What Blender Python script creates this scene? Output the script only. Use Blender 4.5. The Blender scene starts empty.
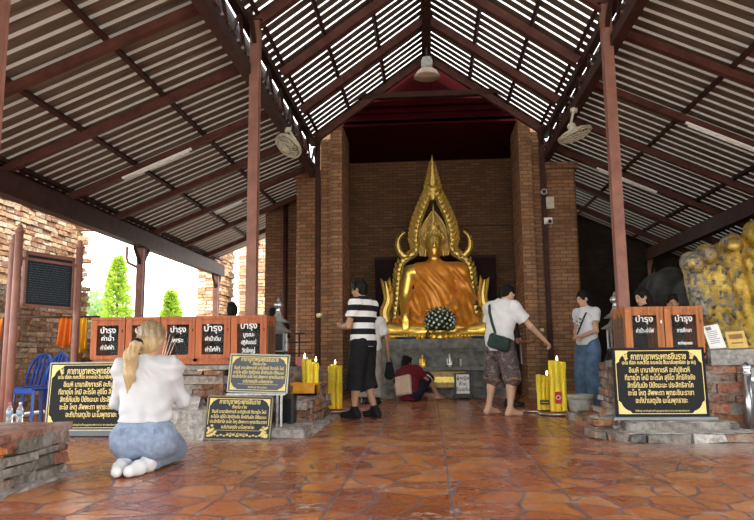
import bpy, math, random
import numpy as np
from mathutils import Matrix, Vector, Euler
random.seed(7); rng = np.random.default_rng(11)
S = bpy.context.scene
C = S.collection
PI = math.pi
# ------------------------------------------------------------------ camera, sky, sun, exposure
cam_d = bpy.data.cameras.new('camera'); cam = bpy.data.objects.new('camera', cam_d); C.objects.link(cam)
cam_d.sensor_fit = 'HORIZONTAL'; cam_d.sensor_width = 36.0; cam_d.lens = 677/754*36
cam_d.clip_start = .05; cam_d.clip_end = 400
def cam_axes(yaw, pitch, roll):
    y, p, r = map(math.radians, (yaw, pitch, roll))
    f = Vector((-math.sin(y)*math.cos(p), math.cos(y)*math.cos(p), math.sin(p)))
    rt = Vector((math.cos(y), math.sin(y), 0)); up = rt.cross(f)
    R = rt*math.cos(r)-up*math.sin(r); U = up*math.cos(r)+rt*math.sin(r)
    return R, U, f
R_, U_, F_ = cam_axes(4.35, 8.0, .6)
m = Matrix((R_, U_, -F_)).transposed().to_4x4(); m.translation = (0, 0, .79)
cam.matrix_world = m
S.camera = cam
w = bpy.data.worlds.new('World'); S.world = w; w.use_nodes = True
wn = w.node_tree; wn.nodes.clear()
wo = wn.nodes.new('ShaderNodeOutputWorld'); wb = wn.nodes.new('ShaderNodeBackground')
wtc = wn.nodes.new('ShaderNodeTexCoord'); wsep = wn.nodes.new('ShaderNodeSeparateXYZ'); wr = wn.nodes.new('ShaderNodeValToRGB')
wn.links.new(wtc.outputs['Generated'], wsep.inputs[0]); wn.links.new(wsep.outputs['Z'], wr.inputs[0])
wr.color_ramp.elements[0].position = 0; wr.color_ramp.elements[0].color = (1, .97, .92, 1)
wr.color_ramp.elements[1].position = .6; wr.color_ramp.elements[1].color = (.82, .91, 1, 1)
wn.links.new(wr.outputs[0], wb.inputs[0]); wb.inputs[1].default_value = 2.6
wn.links.new(wb.outputs[0], wo.inputs[0])
sd = bpy.data.lights.new('sun', 'SUN'); sun = bpy.data.objects.new('sun', sd); C.objects.link(sun)
sd.energy = 3.2; sd.angle = math.radians(3); sd.color = (1, .94, .82)
sun.rotation_euler = Vector((-.48, .45, -.85)).to_track_quat('-Z', 'Y').to_euler()
S.view_settings.view_transform = 'Standard'; S.view_settings.look = 'None'
S.view_settings.gamma = 1; S.view_settings.use_curve_mapping = False
S.view_settings.exposure = 1.12
try:
    S.cycles.use_denoising = True; S.cycles.max_bounces = 10; S.cycles.diffuse_bounces = 5
    S.cycles.sample_clamp_indirect = 6
except Exception: pass

# ------------------------------------------------------------------ node materials
class NT:
    def __init__(s, name):
        s.m = bpy.data.materials.new(name); s.m.use_nodes = True; s.t = s.m.node_tree; s.n = s.t.nodes
        s.b = next(x for x in s.n if x.type == 'BSDF_PRINCIPLED')
    def add(s, t, **kw):
        x = s.n.new(t)
        for k, v in kw.items(): setattr(x, k, v)
        return x
    def link(s, a, b): s.t.links.new(a, b)
    def co(s, scale=(1, 1, 1), which='Object'):
        tc = s.add('ShaderNodeTexCoord'); mp = s.add('ShaderNodeMapping'); mp.inputs['Scale'].default_value = scale
        s.link(tc.outputs[which], mp.inputs[0]); return mp.outputs[0]
    def noise(s, co, scale=5, detail=4, rough=.55):
        x = s.add('ShaderNodeTexNoise'); s.link(co, x.inputs['Vector'])
        x.inputs['Scale'].default_value = scale; x.inputs['Detail'].default_value = detail; x.inputs['Roughness'].default_value = rough
        return x.outputs['Fac']
    def ramp(s, fac, stops, interp='LINEAR'):
        x = s.add('ShaderNodeValToRGB'); x.color_ramp.interpolation = interp
        e = x.color_ramp.elements
        while len(e) < len(stops): e.new(.5)
        for i, (p, c) in enumerate(stops):
            e[i].position = p; e[i].color = (*c, 1) if len(c) == 3 else c
        s.link(fac, x.inputs[0]); return x.outputs[0]
    def mix(s, fac, a, b, mode='MIX'):
        x = s.add('ShaderNodeMix', data_type='RGBA', blend_type=mode)
        for i, v in ((0, fac), (6, a), (7, b)):
            if hasattr(v, 'is_linked') or hasattr(v, 'links'): s.link(v, x.inputs[i])
            else: x.inputs[i].default_value = v if i == 0 else ((*v, 1) if len(v) == 3 else v)
        return x.outputs[2]
    def math(s, op, a, b=0, c=None):
        x = s.add('ShaderNodeMath', operation=op)
        for i, v in enumerate((a, b) if c is None else (a, b, c)):
            if hasattr(v, 'links'): s.link(v, x.inputs[i])
            else: x.inputs[i].default_value = v
        return x.outputs[0]
    def bump(s, h, strength=.3, dist=.01):
        x = s.add('ShaderNodeBump'); x.inputs['Strength'].default_value = strength; x.inputs['Distance'].default_value = dist
        s.link(h, x.inputs['Height']); s.link(x.outputs[0], s.b.inputs['Normal'])
    def base(s, c):
        if hasattr(c, 'links'): s.link(c, s.b.inputs['Base Color'])
        else: s.b.inputs['Base Color'].default_value = (*c, 1)
    def set(s, rough=.5, metal=0, spec=.5):
        s.b.inputs['Roughness'].default_value = rough; s.b.inputs['Metallic'].default_value = metal
        s.b.inputs['Specular IOR Level'].default_value = spec
MATS = {}
def plain(name, col, rough=.6, metal=0, var=.12, scale=14, bump=.0, spec=.5, stretch=(1, 1, 1)):
    if name in MATS: return MATS[name]
    t = NT(name); co = t.co(stretch); n = t.noise(co, scale)
    lo = tuple(max(0, c*(1-var*1.6)) for c in col); hi = tuple(min(1, c*(1+var)) for c in col)
    t.base(t.ramp(n, [(.3, lo), (.7, hi)])); t.set(rough, metal, spec)
    if bump: t.bump(t.noise(co, scale*2.5), bump, .01)
    MATS[name] = t.m; return t.m
def brick_mat(name, c1, c2, mortar, bw=.23, bh=.075, dirt=(.1, .07, .05), dirt_amt=.45, rough=.85):
    t = NT(name); tc = t.add('ShaderNodeTexCoord'); uv = tc.outputs['UV']
    b = t.add('ShaderNodeTexBrick'); t.link(uv, b.inputs['Vector'])
    b.inputs['Color1'].default_value = (*c1, 1); b.inputs['Color2'].default_value = (*c2, 1); b.inputs['Mortar'].default_value = (*mortar, 1)
    b.inputs['Scale'].default_value = 1; b.inputs['Brick Width'].default_value = bw; b.inputs['Row Height'].default_value = bh
    b.inputs['Mortar Size'].default_value = .009; b.inputs['Mortar Smooth'].default_value = .3; b.inputs['Bias'].default_value = 0
    n = t.noise(uv, 1.7, 6, .65); n2 = t.noise(uv, 22, 3)
    col = t.mix(t.math('MULTIPLY', t.ramp(n, [(.4, (0, 0, 0)), (.75, (1, 1, 1))]), dirt_amt), b.outputs['Color'], dirt)
    col = t.mix(.35, col, t.ramp(n2, [(.25, (.35, .35, .35)), (.75, (1, 1, 1))]), 'MULTIPLY')
    t.base(col); t.set(rough, 0, .3)
    h = t.math('ADD', t.math('MULTIPLY', b.outputs['Fac'], -1.0), t.math('MULTIPLY', n2, .5))
    t.bump(h, .6, .012); return t.m
def attr_mat(name, rough=.85, bump=.5, scale=26, spec=.3, pale=None):
    t = NT(name); a = t.add('ShaderNodeAttribute'); a.attribute_name = 'Col'
    co = t.co(); n = t.noise(co, scale, 5, .65)
    col = t.mix(.85, a.outputs['Color'], t.ramp(n, [(.28, (.22, .2, .19)), (.5, (.8, .78, .76)), (.72, (1.35, 1.3, 1.25))]), 'MULTIPLY')
    if pale:
        n2 = t.noise(co, 4.3, 6, .7); col = t.mix(t.ramp(n2, [(.5, (0, 0, 0)), (.68, (.75, .75, .75))]), col, pale)
    t.base(col); t.set(rough, 0, spec); t.bump(t.math('ADD', n, t.noise(co, scale*.35, 4, .6)), bump, .03); return t.m

# ------------------------------------------------------------------ mesh builder
def vec(*a): return Vector(a[0]) if len(a) == 1 else Vector(a)
class MB:
    def __init__(s): s.v = []; s.f = []; s.c = []; s.mi = []; s.sm = []; s.col = (1, 1, 1); s.mat = 0; s.smooth = False
    def face(s, idx): s.f.append(tuple(idx)); s.c.append(s.col); s.mi.append(s.mat); s.sm.append(s.smooth)
    def add(s, verts, faces, M=None):
        o = len(s.v)
        for p in verts:
            p = Vector(p); s.v.append(M @ p if M else p)
        for f in faces: s.face([o+i for i in f])
    def box(s, c, d, M=None, jit=0, taper=1):
        c = Vector(c); hx, hy, hz = d[0]/2, d[1]/2, d[2]/2; V = []
        for z in (-1, 1):
            for x, y in ((-1, -1), (1, -1), (1, 1), (-1, 1)):
                k = taper if z > 0 else 1
                p = Vector((x*hx*k, y*hy*k, z*hz))
                if jit: p += Vector((random.uniform(-jit, jit), random.uniform(-jit, jit), random.uniform(-jit, jit)))
                V.append(c+p)
        s.add(V, [(3, 2, 1, 0), (4, 5, 6, 7), (0, 1, 5, 4), (1, 2, 6, 5), (2, 3, 7, 6), (3, 0, 4, 7)], M)
    def b2(s, x0, x1, y0, y1, z0, z1, M=None): s.box(((x0+x1)/2, (y0+y1)/2, (z0+z1)/2), (x1-x0, y1-y0, z1-z0), M)
    def bar(s, p0, p1, w, h, up=(0, 0, 1)):
        p0, p1 = Vector(p0), Vector(p1); d = p1-p0; L = d.length; d.normalize(); u = Vector(up)
        r = d.cross(u)
        if r.length < 1e-4: r = d.cross(Vector((0, 1, 0)))
        r.normalize(); u = r.cross(d)
        M = Matrix((r, d, u)).transposed().to_4x4(); M.translation = (p0+p1)/2
        s.box((0, 0, 0), (w, L, h), M)
    def cyl(s, p0, p1, r0, r1=None, n=12, caps=True):
        r1 = r0 if r1 is None else r1; p0, p1 = Vector(p0), Vector(p1); d = (p1-p0).normalized()
        a = d.orthogonal().normalized(); b = d.cross(a); o = len(s.v)
        for p, r in ((p0, r0), (p1, r1)):
            for i in range(n):
                t = 2*PI*i/n; s.v.append(p+(a*math.cos(t)+b*math.sin(t))*r)
        sm = s.smooth; s.smooth = True
        for i in range(n): s.face((o+i, o+(i+1) % n, o+n+(i+1) % n, o+n+i))
        s.smooth = sm
        if caps: s.face([o+i for i in range(n)][::-1]); s.face([o+n+i for i in range(n)])
    def lathe(s, prof, c=(0, 0, 0), n=20, M=None, sq=None):
        c = Vector(c); o = len(s.v); sm = s.smooth; s.smooth = sq is None
        for r, z in prof:
            for i in range(n):
                t = 2*PI*i/n+(PI/n if sq else 0); p = c+Vector((r*math.cos(t), r*math.sin(t), z)); s.v.append(M @ p if M else p)
        for k in range(len(prof)-1):
            for i in range(n): s.face((o+k*n+i, o+k*n+(i+1) % n, o+(k+1)*n+(i+1) % n, o+(k+1)*n+i))
        s.face([o+i for i in range(n)][::-1]); s.face([o+(len(prof)-1)*n+i for i in range(n)]); s.smooth = sm
    def sphere(s, c, r, n=12, m=8, M=None):
        r = (r, r, r) if not hasattr(r, '__len__') else r; c = Vector(c); o = len(s.v); sm = s.smooth; s.smooth = True
        for j in range(1, m):
            ph = PI*j/m
            for i in range(n):
                t = 2*PI*i/n; p = Vector((r[0]*math.sin(ph)*math.cos(t), r[1]*math.sin(ph)*math.sin(t), -r[2]*math.cos(ph)))
                s.v.append((M @ p if M else p)+c)
        for sg in (-1, 1):
            p = Vector((0, 0, sg*r[2])); s.v.append((M @ p if M else p)+c)
        b, t_ = len(s.v)-2, len(s.v)-1
        for j in range(m-2):
            for i in range(n): s.face((o+j*n+i, o+j*n+(i+1) % n, o+(j+1)*n+(i+1) % n, o+(j+1)*n+i))
        for i in range(n): s.face((b, o+(i+1) % n, o+i)); s.face((t_, o+(m-2)*n+i, o+(m-2)*n+(i+1) % n))
        s.smooth = sm
    def tube(s, pts, r, n=8):
        pts = [Vector(p) for p in pts]; rs = r if hasattr(r, '__len__') else [r]*len(pts); o = len(s.v)
        d0 = (pts[1]-pts[0]).normalized(); a = d0.orthogonal().normalized(); sm = s.smooth; s.smooth = True
        for k, p in enumerate(pts):
            d = ((pts[k+1] if k+1 < len(pts) else p)-(pts[k-1] if k else p)).normalized()
            a = (a-d*a.dot(d)).normalized(); b = d.cross(a)
            for i in range(n):
                t = 2*PI*i/n; s.v.append(p+(a*math.cos(t)+b*math.sin(t))*rs[k])
        for k in range(len(pts)-1):
            for i in range(n): s.face((o+k*n+i, o+k*n+(i+1) % n, o+(k+1)*n+(i+1) % n, o+(k+1)*n+i))
        s.face([o+i for i in range(n)][::-1]); s.face([o+(len(pts)-1)*n+i for i in range(n)]); s.smooth = sm
    def prism(s, poly, y0, y1, M=None):       # poly in x,z extruded along y
        n = len(poly); V = [(x, y0, z) for x, z in poly]+[(x, y1, z) for x, z in poly]
        s.add(V, [tuple(range(n)), tuple(range(n, 2*n))[::-1]]+[(i, n+i, n+(i+1) % n, (i+1) % n) for i in range(n)], M)
    def plan(s, poly, z0, z1):                 # poly in x,y extruded up
        n = len(poly); V = [(x, y, z0) for x, y in poly]+[(x, y, z1) for x, y in poly]
        s.add(V, [tuple(range(n))[::-1], tuple(range(n, 2*n))]+[(i, (i+1) % n, n+(i+1) % n, n+i) for i in range(n)])
    def build(s, name, mats, parent=None, loc=None, rz=0, kind=None, fix=True):
        me = bpy.data.meshes.new(name); me.from_pydata([tuple(v) for v in s.v], [], s.f)
        mats = mats if isinstance(mats, (list, tuple)) else [mats]
        for mt in mats: me.materials.append(mt)
        me.polygons.foreach_set('material_index', s.mi); me.polygons.foreach_set('use_smooth', s.sm)
        nl = len(me.loops); vi = np.zeros(nl, int); me.loops.foreach_get('vertex_index', vi)
        co = np.zeros(len(me.vertices)*3); me.vertices.foreach_get('co', co); co = co.reshape(-1, 3)
        nf = len(me.polygons); nor = np.zeros(nf*3); me.polygons.foreach_get('normal', nor); nor = np.abs(nor.reshape(-1, 3))
        lt = np.zeros(nf, int); me.polygons.foreach_get('loop_total', lt)
        ax = np.repeat(np.argmax(nor*np.array([1, 1, 1.02]), 1), lt); P = co[vi]
        uv = np.where((ax == 0)[:, None], P[:, [1, 2]], np.where((ax == 1)[:, None], P[:, [0, 2]], P[:, [0, 1]]))
        ul = me.uv_layers.new(name='UVMap'); ul.data.foreach_set('uv', uv.ravel())
        if any(c != (1, 1, 1) for c in s.c):
            ca = me.color_attributes.new('Col', 'FLOAT_COLOR', 'CORNER')
            cc = np.ones((nl, 4)); cc[:, :3] = np.repeat(np.array(s.c), lt, 0); ca.data.foreach_set('color', cc.ravel())
        me.validate(); me.update()
        o = bpy.data.objects.new(name, me); C.objects.link(o)
        if parent: o.parent = parent
        if loc is not None: o.location = loc
        o.rotation_euler.z = rz
        if kind: o['kind'] = kind
        return o
def tag(o, label, cat, group=None, kind=None):
    o['label'] = label; o['category'] = cat
    if group: o['group'] = group
    if kind: o['kind'] = kind
    return o
def thing(name, label, cat, loc=(0, 0, 0), rz=0, group=None):
    o = bpy.data.objects.new(name, None); C.objects.link(o); o.empty_display_size = .1
    o.location = loc; o.rotation_euler.z = rz; return tag(o, label, cat, group)
def dup(root, loc, rz=None, label=None, scale=None):
    r = root.copy(); C.objects.link(r); r.location = loc
    if rz is not None: r.rotation_euler.z = rz
    if label: r['label'] = label
    if scale: r.scale = scale
    for ch in list(root.children):
        c = ch.copy(); C.objects.link(c); c.parent = r
        for g in ch.children:
            d = g.copy(); C.objects.link(d); d.parent = c
    return r

# ------------------------------------------------------------------ signed distance bodies -> one continuous mesh
def A3(p): return np.array(p, np.float32)
def rc(a, b, ra, rb=None, flat=None, cut=(0, 0), k=None):
    """tapered capsule; flat=(axis, factor) squashes the section; cut=(1,1) cuts the round ends off"""
    a, b = A3(a), A3(b); rb = ra if rb is None else rb; ab = b-a; L2 = float(ab@ab)+1e-12; L = math.sqrt(L2)
    if flat: fx = A3(flat[0]); fx = fx/np.linalg.norm(fx); ff = flat[1]
    def f(P):
        t = np.clip((P-a)@ab/L2, 0, 1); q = P-a-t[:, None]*ab
        if flat: q = q+fx*((q@fx)*(1/ff-1))[:, None]
        d = np.sqrt((q*q).sum(1))-(ra+(rb-ra)*t)
        if flat and ff < 1: d = d*min(1, (1+ff)/2)
        if cut[0] or cut[1]:
            u = ((P-a)@ab)/L
            if cut[0]: d = np.maximum(d, -u)
            if cut[1]: d = np.maximum(d, u-L)
        return d
    r = max(ra, rb); return (f, np.minimum(a, b)-r, np.maximum(a, b)+r, k)
def el(c, r, M=None, k=None):
    c, r = A3(c), A3(r); R = None if M is None else np.array(M, np.float32)
    def f(P):
        q = P-c
        if R is not None: q = q@R
        k0 = np.sqrt(((q/r)**2).sum(1)); k1 = np.sqrt(((q/(r*r))**2).sum(1))+1e-9
        return k0*(k0-1)/k1
    rr = float(r.max()); return (f, c-rr, c+rr, k)
def bx(c, h, rd=.01, M=None, k=None):
    c, h = A3(c), A3(h); R = None if M is None else np.array(M, np.float32)
    def f(P):
        q = P-c
        if R is not None: q = q@R
        q = np.abs(q)-(h-rd); return np.sqrt((np.maximum(q, 0)**2).sum(1))+np.minimum(q.max(1), 0)-rd
    rr = float(np.linalg.norm(h)) if R is not None else h
    return (f, c-rr, c+rr, k)
def sdf_mesh(name, prims, mat, res=.01, k=.02, sub=(), planes=(), disp=None, parent=None, loc=None, rz=0, lsub=()):
    lo = np.min([p[1] for p in prims], 0)-k-2*res; hi = np.max([p[2] for p in prims], 0)+k+2*res
    n = np.ceil((hi-lo)/res).astype(int)+1
    F = np.full(tuple(n), 10*res, np.float32)
    ax = [lo[i]+res*np.arange(n[i]) for i in range(3)]
    def region(p, pad):
        a = np.clip(np.floor((p[1]-pad-lo)/res).astype(int), 0, n); b = np.clip(np.ceil((p[2]+pad-lo)/res).astype(int)+1, 0, n)
        sl = tuple(slice(a[i], b[i]) for i in range(3))
        g = np.stack(np.meshgrid(*[ax[i][sl[i]] for i in range(3)], indexing='ij'), -1).astype(np.float32)
        return sl, g.shape[:3], g.reshape(-1, 3)
    for p in prims:
        kk = k if p[3] is None else p[3]
        sl, sh, P = region(p, kk+3*res)
        if 0 in sh: continue
        d = p[0](P).reshape(sh); A = F[sl]
        if kk > 1e-5:
            h = np.clip(.5+.5*(A-d)/kk, 0, 1); F[sl] = A*(1-h)+d*h-kk*h*(1-h)
        else: F[sl] = np.minimum(A, d)
    if disp is not None:
        m_ = np.abs(F) < 6*res; idx = np.argwhere(m_); P = (lo+idx*res).astype(np.float32); F[m_] += disp(P)
    for p in sub:
        sl, sh, P = region(p, 3*res)
        if 0 in sh: continue
        F[sl] = np.maximum(F[sl], -p[0](P).reshape(sh))
    if planes:
        X = np.stack(np.meshgrid(*ax, indexing='ij'), -1).astype(np.float32)
        for pt, nn in planes:                  # keep the side opposite to nn
            nn = A3(nn); nn = nn/np.linalg.norm(nn); F = np.maximum(F, (X-A3(pt))@nn)
    F[0] = F[-1] = 10*res; F[:, 0] = F[:, -1] = 10*res; F[:, :, 0] = F[:, :, -1] = 10*res
    I = F < 0
    cs = [(i, j, l) for i in (0, 1) for j in (0, 1) for l in (0, 1)]
    sh = tuple(n-1); cnt = np.zeros(sh, np.int8)
    for c in cs: cnt += I[c[0]:c[0]+sh[0], c[1]:c[1]+sh[1], c[2]:c[2]+sh[2]]
    act = np.argwhere((cnt > 0) & (cnt < 8)); ids = np.full(sh, -1, np.int32); ids[tuple(act.T)] = np.arange(len(act))
    acc = np.zeros((len(act), 3)); num = np.zeros(len(act))
    for a in range(3):
        for c in cs:
            if c[a]: continue
            e = np.array(c); e2 = e.copy(); e2[a] = 1
            f0 = F[tuple((act+e).T)]; f1 = F[tuple((act+e2).T)]; x = (f0 < 0) != (f1 < 0)
            t = np.where(x, f0/(f0-f1+1e-12), 0); q = np.repeat(e[None].astype(float), len(act), 0); q[:, a] = t
            acc[x] += q[x]; num[x] += 1
    V = lo+(act+acc/num[:, None])*res; faces = []
    for a in range(3):
        b, c = (a+1) % 3, (a+2) % 3
        s0 = [slice(None)]*3; s1 = [slice(None)]*3; s0[a] = slice(0, -1); s1[a] = slice(1, None)
        A, B = I[tuple(s0)], I[tuple(s1)]
        E = np.argwhere(A != B); inside = A[tuple(E.T)]
        ok = (E[:, b] > 0) & (E[:, c] > 0) & (E[:, b] < sh[b]) & (E[:, c] < sh[c]); E = E[ok]; inside = inside[ok]
        db = np.zeros(3, int); db[b] = 1; dc = np.zeros(3, int); dc[c] = 1
        q = np.stack([ids[tuple((E-db-dc).T)], ids[tuple((E-dc).T)], ids[tuple(E.T)], ids[tuple((E-db).T)]], 1)
        q[~inside] = q[~inside][:, ::-1]; faces.append(q)
    Q = np.concatenate(faces); Q = Q[(Q >= 0).all(1)]
    me = bpy.data.meshes.new(name); me.vertices.add(len(V)); me.vertices.foreach_set('co', V.astype(np.float32).ravel())
    me.loops.add(len(Q)*4); me.loops.foreach_set('vertex_index', Q.ravel().astype(np.int32))
    me.polygons.add(len(Q)); me.polygons.foreach_set('loop_start', np.arange(len(Q), dtype=np.int32)*4)
    try: me.polygons.foreach_set('loop_total', np.full(len(Q), 4, np.int32))
    except Exception: pass
    me.update(calc_edges=True); me.validate(); me.polygons.foreach_set('use_smooth', [True]*len(me.polygons))
    me.materials.append(mat)
    o = bpy.data.objects.new(name, me); C.objects.link(o)
    if parent: o.parent = parent
    if loc is not None: o.location = loc
    o.rotation_euler.z = rz
    return o
def text_mesh(name, body, size, mat, parent, loc, rot=(PI/2, 0, 0), ext=.0012, sx=1, align='CENTER', bold=0, space=1.0):
    cu = bpy.data.curves.new(name, 'FONT'); cu.body = body; cu.size = size; cu.extrude = ext; cu.align_x = align; cu.align_y = 'CENTER'
    cu.offset = bold; cu.space_line = space; cu.resolution_u = 2
    t = bpy.data.objects.new(name, cu); C.objects.link(t)
    dg = bpy.context.evaluated_depsgraph_get(); me = bpy.data.meshes.new_from_object(t.evaluated_get(dg))
    bpy.data.objects.remove(t); bpy.data.curves.remove(cu)
    if sx != 1:
        for v in me.vertices: v.co.x *= sx
    me.materials.clear(); me.materials.append(mat); me.name = name
    o = bpy.data.objects.new(name, me); C.objects.link(o); o.parent = parent; o.location = loc; o.rotation_euler = rot
    return o
# ------------------------------------------------------------------ shared materials
STEEL = plain('brown painted steel', (.27, .13, .098), .5, 0, .15, 6, spec=.25); RAFT = plain('dark red brown steel', (.095, .038, .029), .55, 0, .2, 6, spec=.15)
STEELD = plain('dark brown painted steel', (.055, .025, .02), .6, 0, .2, 6, spec=.12)
t = NT('grey roof sheet'); co_ = t.co((.4, 6, .4)); n_ = t.noise(co_, 2.5, 5, .6)
t.base(t.ramp(n_, [(.3, (.085, .066, .052)), (.7, (.19, .155, .12))])); t.set(.65, .15, .2); SHEET = t.m
def rib_mat(name, tr, dif):
    t = NT(name); n = t.noise(t.co((.6, 3, .6)), 3)
    b = t.b; out = next(x for x in t.n if x.type == 'OUTPUT_MATERIAL')
    tl = t.add('ShaderNodeBsdfTranslucent'); tl.inputs[0].default_value = (*tr, 1)
    t.base(t.ramp(n, [(.3, tuple(c*.8 for c in dif)), (.7, dif)])); t.set(.5)
    a = t.add('ShaderNodeAddShader'); t.link(tl.outputs[0], a.inputs[0]); t.link(b.outputs[0], a.inputs[1]); t.link(a.outputs[0], out.inputs[0])
    return t.m
RIBN = rib_mat('milky skylight rib', (.56, .545, .51), (.3, .29, .27))
RIBA = rib_mat('painted sheen rib', (.035, .034, .03), (.42, .39, .34))  # reflected light on the aisle ribs is put into their pale colour
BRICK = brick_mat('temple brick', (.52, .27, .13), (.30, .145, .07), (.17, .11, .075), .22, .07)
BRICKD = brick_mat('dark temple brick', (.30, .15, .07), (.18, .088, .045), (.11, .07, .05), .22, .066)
RUIN = attr_mat('old ruin brick', .9, .6, 22)
PARA = attr_mat('parapet brick and plaster', .88, 1.0, 19, .25, (.40, .38, .35))
RED = plain('red painted board', (.04, .002, .003), .7, 0, .15, 3, spec=.04)
GOLD = plain('polished gold', (.95, .62, .13), .3, .78, .1, 9)
GOLDM = plain('gilded carving', (.88, .62, .17), .42, .7, .2, 40, .25)
CONC = plain('grey weathered stone', (.33, .33, .30), .8, 0, .35, 7, .4)
BLACK = plain('black lacquer', (.005, .006, .006), .4, 0, .1, 9, spec=.15)
GLET = plain('gold lettering', (.70, .54, .19), .45, .2, .08, 30)
WHITEP = plain('white paint', (.82, .82, .8), .5, 0, .04, 20)
SILV = plain('dull silver', (.55, .55, .54), .35, .85, .2, 30)
CHROME = plain('stainless steel', (.5, .5, .51), .3, 1, .06, 12)
DARKM = plain('black metal', (.02, .02, .022), .45, .3, .2, 20)

# ------------------------------------------------------------------ floor and ground
t = NT('terracotta crazy paving'); co = t.co((1, 1, 1))
nz = t.add('ShaderNodeTexNoise'); t.link(co, nz.inputs['Vector']); nz.inputs['Scale'].default_value = 3; nz.inputs['Detail'].default_value = 3
warp = t.add('ShaderNodeVectorMath', operation='MULTIPLY_ADD'); t.link(nz.outputs['Color'], warp.inputs[0]); warp.inputs[1].default_value = (.10, .10, 0); t.link(co, warp.inputs[2])
v1 = t.add('ShaderNodeTexVoronoi', feature='DISTANCE_TO_EDGE', voronoi_dimensions='2D'); v1.inputs['Scale'].default_value = 3.9; t.link(warp.outputs[0], v1.inputs['Vector'])
v2 = t.add('ShaderNodeTexVoronoi', feature='F1', voronoi_dimensions='2D'); v2.inputs['Scale'].default_value = 3.9; t.link(warp.outputs[0], v2.inputs['Vector'])
sep = t.add('ShaderNodeSeparateXYZ'); t.link(co, sep.inputs[0])
def grid(sock, off, per):
    a = t.math('FRACT', t.math('MULTIPLY', t.math('ADD', sock, off), 1/per)); return t.math('MULTIPLY', t.math('ABSOLUTE', t.math('SUBTRACT', a, .5)), per)
wob = t.math('MULTIPLY', t.math('SUBTRACT', t.noise(co, 6, 3), .5), .04)
gx = grid(t.math('ADD', sep.outputs[0], wob), .225, .65); gy = grid(t.math('ADD', sep.outputs[1], wob), .1, .65)   # distance to grid line
cellx = t.math('FLOOR', t.math('MULTIPLY', t.math('ADD', sep.outputs[0], .225+.325), 1/.65))
celly = t.math('FLOOR', t.math('MULTIPLY', t.math('ADD', sep.outputs[1], .425), 1/.65))
g1 = t.math('LESS_THAN', t.math('MINIMUM', gx, gy), .0); 
# the line sits where |frac-.5|*per is near 0
line = t.math('MINIMUM', gx, t.math('ADD', gy, .004))
gl = t.math('SMOOTH_MIN', line, t.math('MULTIPLY', v1.outputs['Distance'], .24), .004)
cmb = t.add('ShaderNodeCombineXYZ'); t.link(cellx, cmb.inputs[0]); t.link(celly, cmb.inputs[1]); 
wn_ = t.add('ShaderNodeTexWhiteNoise', noise_dimensions='2D'); t.link(cmb.outputs[0], wn_.inputs['Vector'])
sc_ = t.add('ShaderNodeSeparateColor'); t.link(v2.outputs['Color'], sc_.inputs[0])
tone = t.math('ADD', t.math('MULTIPLY', sc_.outputs[0], .65), t.math('MULTIPLY', wn_.outputs['Value'], .35))
tile = t.ramp(tone, [(.1, (.26, .06, .026)), (.4, (.42, .108, .034)), (.62, (.54, .155, .042)), (.85, (.64, .25, .08))])
fine = t.noise(co, 30, 5, .7); tile = t.mix(.8, tile, t.ramp(fine, [(.3, (.55, .5, .5)), (.7, (1.15, 1.15, 1.1))]), 'MULTIPLY')
grout = t.ramp(gl, [(.006, (1, 1, 1)), (.012, (0, 0, 0))])
col = t.mix(grout, tile, (.15, .09, .095))
wear = t.noise(co, 2.2, 7, .75); wear2 = t.noise(co, 14, 5, .7)
wf = t.math('MULTIPLY', t.ramp(wear, [(.47, (0, 0, 0)), (.62, (1, 1, 1))]), t.ramp(wear2, [(.5, (0, 0, 0)), (.6, (1, 1, 1))]))
col = t.mix(t.math('MULTIPLY', wf, .75), col, (.56, .46, .40))
# lime dust washed out round the two step blocks
def dust(x, y, rx, ry):
    dx = t.math('MULTIPLY', t.math('SUBTRACT', sep.outputs[0], x), 1/rx); dy = t.math('MULTIPLY', t.math('SUBTRACT', sep.outputs[1], y), 1/ry)
    return t.math('SUBTRACT', 1.0, t.math('SQRT', t.math('ADD', t.math('MULTIPLY', dx, dx), t.math('MULTIPLY', dy, dy))))
dd = t.math('MAXIMUM', dust(2.6, 6.2, 1.5, 1.0), dust(-2.0, 6.6, 1.0, .55))
df = t.math('ADD', dd, t.math('MULTIPLY', t.math('SUBTRACT', wear2, .5), 1.3))
col = t.mix(t.math('MULTIPLY', t.ramp(df, [(.1, (0, 0, 0)), (.75, (1, 1, 1))]), .62), col, (.56, .50, .45))
t.base(col)
rg = t.math('ADD', t.math('MULTIPLY', wear, .28), t.math('MULTIPLY', grout, .25)); t.link(t.math('ADD', rg, .10), t.b.inputs['Roughness']); t.b.inputs['Specular IOR Level'].default_value = .5
t.bump(t.math('ADD', t.math('MULTIPLY', grout, -1.0), t.math('ADD', t.math('MULTIPLY', fine, .25), t.math('MULTIPLY', t.noise(co, 5, 3), .5))), .35, .008)
mb = MB(); mb.b2(-5.6, 6.5, -4, 16.4, -.12, 0); mb.build('floor', t.m, kind='structure')
mb = MB(); mb.b2(-60, 60, -30, 90, -.4, -.13); mb.build('ground', plain('pale sandy ground', (.36, .32, .25), .9, 0, .25, .8), kind='structure')

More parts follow.
